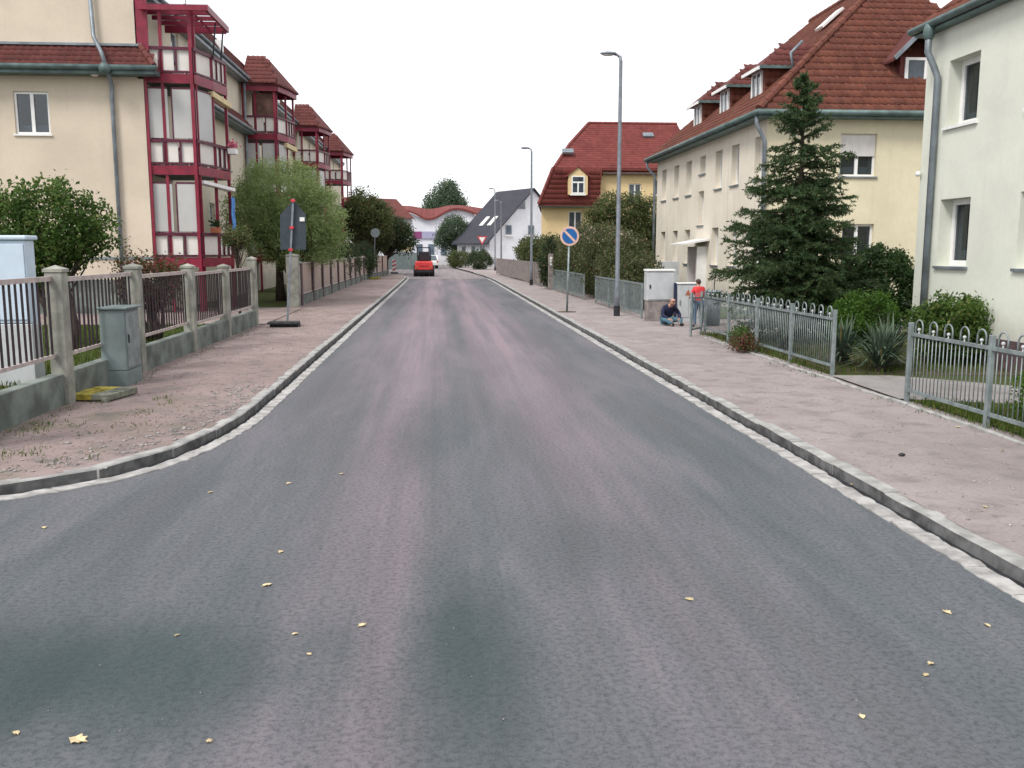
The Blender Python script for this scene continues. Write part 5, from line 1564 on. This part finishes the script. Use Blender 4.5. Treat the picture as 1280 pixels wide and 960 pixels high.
def yucca(base, n, L, label, group=None):
    t = thing('yucca', label, 'plant', base, group)
    V = []; Fc = []
    for i in range(n):
        a = rnd.uniform(0, 6.283); el = rnd.uniform(.15, 1.45)
        l = L * rnd.uniform(.7, 1.15); w_ = .017
        h = Vector((math.cos(a) * math.cos(el), math.sin(a) * math.cos(el), math.sin(el))); sd_ = Vector((-math.sin(a), math.cos(a), 0))
        p0 = Vector((rnd.gauss(0, .05), rnd.gauss(0, .05), rnd.uniform(.05, .28)))
        p1 = p0 + h * l * .55; p2 = p0 + h * l + Vector((0, 0, -l * .22 * math.cos(el)))
        if p2.z < .03: p2.z = .03
        o = len(V)
        V += [p0 - sd_ * w_ * .7, p0 + sd_ * w_ * .7, p1 + sd_ * w_ + Vector((0, 0, .008)), p1 - sd_ * w_ + Vector((0, 0, .008)), p1 - Vector((0, 0, .004)), p2]
        Fc += [(o, o + 1, o + 2, o + 3), (o + 3, o + 2, o + 5, o + 5)]
    mb = MB(); mb.v = [tuple(v) for v in V]; mb.f = [f if f[2] != f[3] else f[:3] for f in Fc]; mb.m = [0] * len(Fc)
    mb.build('leaf_tuft', F['yucca'], t, kind='stuff', local=True)
    MB().tube([(0, 0, 0), (0, 0, .3)], [.07, .05], 7).build('stem', M['bark'], t, local=True)
yg = 'spiky yuccas beside the garden path'
yucca((6.98, 14.05, .02), 170, .78, 'largest spiky yucca beside the garden path', yg)
yucca((6.72, 14.9, .02), 130, .66, 'spiky yucca close behind the middle railing end', yg)
yucca((7.45, 14.7, .02), 130, .7, 'spiky yucca in front of the bright green bush', yg)
yucca((6.6, 17.2, .02), 100, .50, 'bluish spiky plant seen through the middle railing', yg)

# ------------------------------------------------------------------ roller, cars and site things far down the road
t = thing('road_roller', 'small red road roller parked at the end of the new asphalt', 'roller', (-1.25, 71.6, -.1))
for x in (-.62, -.21, .21, .62):
    wl = MB().tube([(x - .18, .45, .43), (x + .18, .45, .43)], .43, 18).build('tyre', M['black'], t, local=True)
    MB().tube([(x - .185, .45, .43), (x + .185, .45, .43)], .2, 12).build('rim', M['rollerred'], wl, local=True)
MB().tube([(-.62, 2.35, .45), (.62, 2.35, .45)], .45, 22).build('drum', M['galv'], t, local=True)
mb = MB(); mb.prism([(-.70, -.1, .50), (.70, -.1, .50), (.66, -.12, 1.12), (-.66, -.12, 1.12)], (0, 1.3, .06)); bd = mb.build('engine_hood', M['rollerred'], t, bevel=.06, local=True)
MB().box(-.36, .36, -.16, -.125, .82, 1.08).build('grille', M['redp'], bd, local=True)
for x in (-.55, .55): MB().box(x - .07, x + .07, -.15, -.105, .62, .76).build('tail_light', M['terracotta'], bd, local=True)
MB().box(-.68, .68, 1.2, 2.9, .52, .72).build('chassis', M['rollerred'], t, bevel=.03, local=True)
MB().box(-.65, .65, -.08, .0, .32, .5).build('rear_bumper', M['black'], t, local=True)
MB().box(-.3, .3, .95, 1.5, 1.15, 1.32).build('seat', M['black'], t, bevel=.05, local=True)
MB().box(-.40, .40, .92, 1.06, 1.22, 1.90).build('backrest', M['black'], t, bevel=.04, local=True)
MB().box(-.55, .55, 1.70, 1.95, 1.1, 1.62).build('console', M['black'], t, bevel=.03, local=True)
MB().tube([(.18 * math.cos(a), 1.68 + .08 * math.sin(a), 1.62 + .16 * math.sin(a)) for a in np.linspace(0, 6.283, 14)], .018, 6).build('steering_wheel', M['black'], t, local=True)
mb = MB(); mb.bar((-.5, .85, 1.1), (-.48, .85, 2.16), .08, .08); mb.bar((.5, .85, 1.1), (.48, .85, 2.16), .08, .08); mb.bar((-.52, .85, 2.2), (.52, .85, 2.2), .08, .08); mb.build('rollover_bar', M['black'], t, local=True)

def car(label, loc, rz, mat):
    t = thing('parked_car', label, 'car', loc, 'cars parked at the end of the street', rz)
    prof = [(-2.0, .35), (2.0, .35), (2.05, .75), (1.3, .92), (.65, 1.42), (-1.2, 1.45), (-1.95, .95), (-2.05, .7)]
    MB().prism([(-.82, y, z) for y, z in prof], (1.64, 0, 0)).build('body', mat, t, bevel=.06, local=True)
    MB().prism([(-.68, -2.02, .96), (.68, -2.02, .96), (.60, -1.28, 1.40), (-.60, -1.28, 1.40)], (0, -.02, .01)).build('rear_window', M['glass'], t, local=True)
    for sg in (-1, 1):
        MB().prism([(sg * .822, -1.5, .98), (sg * .822, 1.0, .98), (sg * .822, .5, 1.36), (sg * .822, -1.1, 1.38)], (sg * .008, 0, 0)).build('side_window', M['glass'], t, local=True)
        MB().box(sg * .72 - .09, sg * .72 + .09, -2.09, -2.03, .72, .86).build('tail_light', M['redp'], t, local=True)
        for y in (-1.3, 1.3):
            wl = MB().tube([(sg * .83, y, .32), (sg * .66, y, .32)], .32, 14).build('wheel', M['black'], t, local=True)
            MB().tube([(sg * .835, y, .32), (sg * .80, y, .32)], .19, 10).build('rim', M['galv'], wl, local=True)
    MB().box(-.26, .26, -2.075, -2.045, .55, .67).build('number_plate', M['white'], t, local=True)
car('white car parked right behind the red roller', (-1.15, 103, -.1), R(4), M['white'])
car('dark blue car half hidden left of the red roller', (-3.7, 108, -.1), R(-60), M['navy'])
FSx = thing('site_fence', 'grey panelled site fence left of the red roller', 'fence', (-5.2, 92, -.1), None, R(12))
for i in range(5):
    x = i * .78
    MB().box(x, x + .74, -.02, .02, .1, 1.75).build('panel', M['cabgrey'], FSx, local=True)
    MB().box(x - .04, x - .005, -.04, .04, 0, 1.9).build('post', M['galv'], FSx, local=True)
o = MB().prism([(-4.4, 95.5, 1.85), (-2.9, 95.2, 1.75), (-2.9, 95.2, 2.45), (-4.4, 95.5, 2.5)], (0, 1.6, .2)).build('awning', M['awning']); tag(o, 'cream awning above the grey site fence', 'awning')
mbp = MB()
for p in ((-4.35, 95.6), (-2.95, 95.3), (-4.35, 97.0), (-2.95, 96.7)): mbp.tube([(p[0], p[1], -.1), (p[0], p[1], 1.9)], .03, 6)
mbp.build('awning_frame', M['galv'], o, kind='stuff')
t = thing('barrier_beacon', 'red and white striped beacon at the left kerb corner', 'beacon', (-3.75, 76.5, 0))
MB().box(-.3, .3, -.25, .25, 0, .12).build('base_plate', M['rubber'], t, local=True)
bb = MB().box(-.15, .15, -.03, .03, .14, 1.14).build('beacon_board', M['white'], t, local=True)
for k in range(3): MB().prism([(-.145, -.034, .22 + k * .32), (.145, -.034, .36 + k * .32), (.145, -.034, .50 + k * .32), (-.145, -.034, .36 + k * .32)], (0, -.002, 0)).build('stripe', M['redp'], bb, local=True)
def giveway(label, loc, back):
    t = thing('traffic_sign', label, 'traffic sign', loc, 'triangular give way signs at the bend')
    MB().tube([(0, 0, -.05), (0, 0, 3.3)], .035, 8).build('pole', M['galv'], t, local=True)
    tri = lambda r, y: [(-r, y, 3.0 + r * .577), (0, y, 3.0 - r * 1.155), (r, y, 3.0 + r * .577)]
    p = MB().prism(tri(.50, -.04), (0, -.01, 0)).build('sign_plate', M['signback'] if back else M['redp'], t, local=True)
    if not back: MB().prism(tri(.33, -.055), (0, -.004, 0)).build('sign_face', M['white'], p, local=True)
giveway('red rimmed give way sign in front of the dark roofed house', (4.25, 94, 0), False)
giveway('dark back of a triangular sign in front of the pale building', (-.35, 118, -.1), True)

# ------------------------------------------------------------------ people
def skin_obj(name, verts, edges, radii, mat, parent, root=0, sub=1):
    me = bpy.data.meshes.new(name); me.from_pydata([tuple(v) for v in verts], edges, []); me.materials.append(mat)
    o = bpy.data.objects.new(name, me); COL.objects.link(o); o.parent = parent
    sm = o.modifiers.new('skin', 'SKIN'); sm.use_smooth_shade = True
    if not me.skin_vertices: me.attributes.new('skin', 'FLOAT', 'POINT')
    for i, r in enumerate(radii):
        rr = r if hasattr(r, '__len__') else (r, r)
        me.skin_vertices[0].data[i].radius = rr
        me.skin_vertices[0].data[i].use_root = (i == root)
    s = o.modifiers.new('sub', 'SUBSURF'); s.levels = sub; s.render_levels = sub
    return o

def person(label, loc, rz, J, sc, shirt, trouser, hairmat, hair_short, group):
    """J: joint positions in metres for a body of natural size, scaled by sc"""
    t = thing('person', label, 'person', loc, group, rz)
    J = dict(J); J['collar'] = tuple(Vector(J['chest']).lerp(Vector(J['neck']), .72))
    V3 = lambda k: Vector(J[k]) * sc
    names = ['pelvis', 'waist', 'chest', 'neck', 'chin', 'head', 'crown', 'shl', 'ell', 'wrl', 'hal', 'shr', 'elr', 'wrr', 'har', 'hipl', 'knl', 'anl', 'tol', 'hipr', 'knr', 'anr', 'tor']
    vs = [V3(k) for k in names]; ix = {k: i for i, k in enumerate(names)}
    ed = [('pelvis', 'waist'), ('waist', 'chest'), ('chest', 'neck'), ('neck', 'chin'), ('chin', 'head'), ('head', 'crown'), ('chest', 'shl'), ('shl', 'ell'), ('ell', 'wrl'), ('wrl', 'hal'), ('chest', 'shr'), ('shr', 'elr'), ('elr', 'wrr'), ('wrr', 'har'),
          ('pelvis', 'hipl'), ('hipl', 'knl'), ('knl', 'anl'), ('anl', 'tol'), ('pelvis', 'hipr'), ('hipr', 'knr'), ('knr', 'anr'), ('anr', 'tor')]
    rad = dict(collar=.075, pelvis=(.14, .11), waist=(.125, .095), chest=(.15, .10), neck=.055, chin=.07, head=(.085, .098), crown=.06, hipl=.085, hipr=.085, knl=.055, knr=.055, anl=.038, anr=.038, tol=.032, tor=.032)
    for s_ in 'lr': rad['sh' + s_] = .055; rad['el' + s_] = .040; rad['wr' + s_] = .027; rad['ha' + s_] = (.036, .018)
    R_ = [tuple(q * sc * (.74 if k in ('chest', 'waist', 'pelvis', 'shl', 'shr') else 1) for q in (rad[k] if hasattr(rad[k], '__len__') else (rad[k], rad[k]))) for k in names]
    E = [(ix[a], ix[b]) for a, b in ed]
    # five fingers on each hand, rooted in the palm
    for s_ in 'lr':
        h, wv_ = V3('ha' + s_), V3('wr' + s_); d = (h - wv_).normalized(); sd_ = d.cross(Vector((0, 1, .2))).normalized()
        for k, (o_, l_) in enumerate(((-.030, .060), (-.011, .072), (.009, .066), (.028, .052), (-.045, .048))):
            a = h + sd_ * o_ * sc + d * (-.03 if k == 4 else .012) * sc; b = a + (d + (sd_ * -.8 if k == 4 else Vector((0, 0, 0)))).normalized() * l_ * sc * .55; c = b + (d + Vector((0, .3, -.4))).normalized() * l_ * sc * .5
            i0 = len(vs); vs += [a, b, c]; R_ += [(.009 * sc,) * 2, (.0085 * sc,) * 2, (.007 * sc,) * 2]; E += [(ix['ha' + s_], i0), (i0, i0 + 1), (i0 + 1, i0 + 2)]
    skin_obj('body', vs, E, R_, M['skin'], t)
    def garment(nm, ks, es, grow, mat):
        li = {k: i for i, k in enumerate(ks)}
        rr = [tuple(q * sc + grow for q in (rad[k] if hasattr(rad[k], '__len__') else (rad[k], rad[k]))) for k in ks]
        skin_obj(nm, [V3(k) for k in ks], [(li[a], li[b]) for a, b in es], rr, mat, t)
    garment('shirt', ['waist', 'pelvis', 'chest', 'collar', 'shl', 'ell', 'shr', 'elr'] + (['wrl', 'wrr'] if shirt is not M['shirt'] else []), [('pelvis', 'waist'), ('waist', 'chest'), ('chest', 'collar'), ('chest', 'shl'), ('shl', 'ell'), ('chest', 'shr'), ('shr', 'elr')] + ([('ell', 'wrl'), ('elr', 'wrr')] if shirt is not M['shirt'] else []), .020, shirt)
    garment('trousers', ['pelvis', 'hipl', 'knl', 'anl', 'hipr', 'knr', 'anr'], [('pelvis', 'hipl'), ('hipl', 'knl'), ('knl', 'anl'), ('pelvis', 'hipr'), ('hipr', 'knr'), ('knr', 'anr')], .014, trouser)
    for s_ in 'lr':
        garment('shoe', ['an' + s_, 'to' + s_], [('an' + s_, 'to' + s_)], .016, M['shoe'])
    hd, cr, ch = V3('head'), V3('crown'), V3('chin')
    upv = (cr - ch).normalized()
    f = Vector(J['face']).normalized(); f = (f - upv * f.dot(upv)).normalized(); sdv = f.cross(upv)
    mb = MB()
    n, m = 14, 8
    Rm = Matrix((sdv, f, upv)).transposed()
    vs_ = []; fs_ = []
    for i in range(m + 1):
        th = (math.pi * (.62 if not hair_short else .45)) * i / m
        for k in range(n):
            a = 2 * math.pi * k / n
            back = max(0., -math.sin(a))
            th2 = th * (.72 + .5 * back)
            p = Vector((.097 * math.sin(th2) * math.cos(a), .112 * math.sin(th2) * math.sin(a), .115 * math.cos(th2))) * sc * (1 + rnd.uniform(-.02, .02))
            vs_.append(hd + Rm @ p)
    for i in range(m):
        for k in range(n):
            k2 = (k + 1) % n; fs_.append((i * n + k, i * n + k2, (i + 1) * n + k2, (i + 1) * n + k))
    mb.add(vs_, fs_); mb.build('hair', hairmat, t, smooth=True, local=True)
    fm = MB()
    for sx_ in (-1, 1):
        fm.blob(hd + (sdv * .033 * sx_ + f * .088 + upv * .005) * sc, (.011 * sc,) * 3, 8, 5)
    fm.build('eyes', M['black'], t, local=True)
    fm = MB(); fm.blob(hd + (f * .100 - upv * .025) * sc, (.014 * sc, .016 * sc, .022 * sc), 8, 6)
    for sx_ in (-1, 1): fm.blob(hd + (sdv * .088 * sx_ - upv * .01) * sc, (.014 * sc, .020 * sc, .030 * sc), 8, 6)
    fm.build('nose_and_ears', M['skin'], t, smooth=True, local=True)
    fm = MB(); fm.blob(hd + (f * .092 - upv * .062) * sc, (.024 * sc, .010 * sc, .008 * sc), 8, 5); fm.build('mouth', M['redp'], t, local=True)
    return t
# local: +y = facing direction.  standing child seen from behind, arms slightly forward
stand = dict(pelvis=(0, 0, .92), waist=(0, .02, 1.10), chest=(0, .04, 1.34), neck=(0, .05, 1.48), chin=(0, .08, 1.56), head=(0, .09, 1.63), crown=(0, .08, 1.70), face=(0, 1, -.35),
             shl=(-.18, .04, 1.40), ell=(-.27, .10, 1.14), wrl=(-.22, .32, 1.05), hal=(-.19, .39, 1.04), shr=(.18, .04, 1.40), elr=(.26, .06, 1.13), wrr=(.25, .28, 1.0), har=(.24, .35, .98),
             hipl=(-.10, 0, .88), knl=(-.13, .04, .48), anl=(-.15, -.02, .09), tol=(-.17, .12, .04), hipr=(.10, 0, .88), knr=(.12, .02, .48), anr=(.13, -.03, .09), tor=(.15, .11, .04))
person('person in a red shirt and dark trousers standing behind the railing end', (6.52, 22.9, 0), R(12), stand, .70, M['shirt'], M['jeans'], M['hair'], False, None)
sit = dict(pelvis=(0, -.05, .16), waist=(0, -.02, .32), chest=(0, .12, .54), neck=(0, .20, .66), chin=(0, .29, .69), head=(0, .33, .735), crown=(0, .30, .81), face=(0, .55, -.85),
           shl=(-.19, .12, .56), ell=(-.31, .22, .34), wrl=(-.20, .42, .22), hal=(-.14, .47, .19), shr=(.19, .12, .56), elr=(.31, .22, .34), wrr=(.20, .42, .22), har=(.14, .47, .19),
           hipl=(-.10, -.02, .15), knl=(-.30, .36, .20), anl=(-.10, .60, .07), tol=(-.22, .68, .05), hipr=(.10, -.02, .15), knr=(.30, .36, .20), anr=(.10, .60, .07), tor=(.22, .68, .05))
person('person in a navy jacket sitting bent over on the pavement before the big white cabinet', (5.92, 23.7, 0), R(180 + 14), sit, .82, M['navy'], M['teal'], M['skin'], True, None)
o = MB().bar((6.36, 24.62, .02), (6.40, 24.82, 1.05), .07, .05).build('pipe_board', M['navy']); tag(o, 'dark narrow board leaning between the two white cabinets', 'board')

# ------------------------------------------------------------------ fallen leaves on the road
M['leaf'] = plain('leaf_pale', (.52, .42, .25), .7, var=.35, scale=25)
M['leafy'] = plain('leaf_yellow', (.58, .42, .06), .7, var=.2, scale=25)
def fallen(x, y, z, s, label, mat, group='fallen leaves on the road and pavement'):
    V = []; n = 9
    out_ = [(0, -1), (.35, -.55), (.62, -.1), (.40, .05), (.45, .5), (.12, .35), (0, 1), (-.2, .4), (-.5, .45), (-.38, .0), (-.6, -.2), (-.3, -.6)]
    for (a, b) in out_:
        V.append((a * s * rnd.uniform(.8, 1.15), b * s * rnd.uniform(.85, 1.1), .006 + s * .35 * (abs(a) ** 1.5) * rnd.uniform(.4, 1.3)))
    n = len(V)
    mb = MB(); c = (0, 0, .010)
    mb.add(V + [c], [(i, (i + 1) % n, n) for i in range(n)])
    mb.add([(x_, y_, z_ - .003) for x_, y_, z_ in V] + [(0, 0, .006)], [((i + 1) % n, i, n) for i in range(n)])
    o = mb.build('fallen_leaf', mat); o.location = (x, y, z); o.rotation_euler = (rnd.uniform(-.1, .1), rnd.uniform(-.1, .1), rnd.uniform(0, 6.28))
    tag(o, label, 'leaf', group)
rz_ = -.099
fallen(-1.54, 3.75, rz_, .055, 'largest crumpled pale leaf at the lower left corner of the road', M['leaf'])
for (x, y, s_, lab) in ((-2.96, 6.87, .035, 'pale leaf lying nearest the curved left kerb'), (-1.09, 5.53, .04, 'folded leaf on the left half of the road, between two smaller ones'), (-1.11, 6.17, .03, 'small leaf just above the folded one on the left half'),
                      (-1.36, 8.05, .032, 'left leaf of the farthest pair on the road'), (-.93, 8.37, .035, 'right leaf of the farthest pair on the road'), (-.45, 4.87, .033, 'bright leaf beside the dark stain in the middle of the road'),
                      (-.8, 4.78, .022, 'little leaf left of the bright leaf in the middle'), (-.69, 4.52, .02, 'tiny leaf just below the bright leaf in the middle'), (-1.97, 7.8, .03, 'leaf on the asphalt close to the bend of the left gutter'),
                      (-1.83, 3.83, .026, 'leaf at the left picture edge beside the largest one'), (-.99, 3.7, .018, 'tiny leaf at the bottom, right of the largest one'), (-1.43, 4.81, .016, 'tiny leaf on the dark stain at the lower left'),
                      (1.45, 5.1, .034, 'lone leaf right of the middle of the road'), (2.86, 4.8, .034, 'left leaf of the pair nearest the right gutter'), (2.98, 4.6, .028, 'right leaf of the pair nearest the right gutter'),
                      (2.42, 4.17, .028, 'upper of two close leaves at the lower right'), (2.33, 4.05, .022, 'lower of two close leaves at the lower right'), (1.84, 3.69, .024, 'lowest leaf on the right half of the road')):
    fallen(x, y, rz_, s_, lab, M['leaf'])
fallen(3.60, 5.38, -.095, .04, 'bright yellow leaf lying in the right gutter', M['leafy'])
fallen(3.58, 7.6, -.090, .028, 'pale leaf caught in the right gutter farther up', M['leaf'])
for (x, y, s_, lab) in ((4.13, 6.52, .026, 'small leaf on the right gravel close to the kerb'), (5.70, 9.6, .035, 'pale leaf at the foot of a near railing post'), (5.45, 8.4, .028, 'pale leaf on the right gravel at the picture edge')): fallen(x, y, .003, s_, lab, M['leaf'])
for (x, y) in ((4.37, 8.27),):
    o = MB().blob((0, 0, .015), (.035, .025, .016), 8, 5, jit=.2).build('stone', M['black']); o.location = (x, y, 0); tag(o, 'small black stone on the right pavement', 'stone')
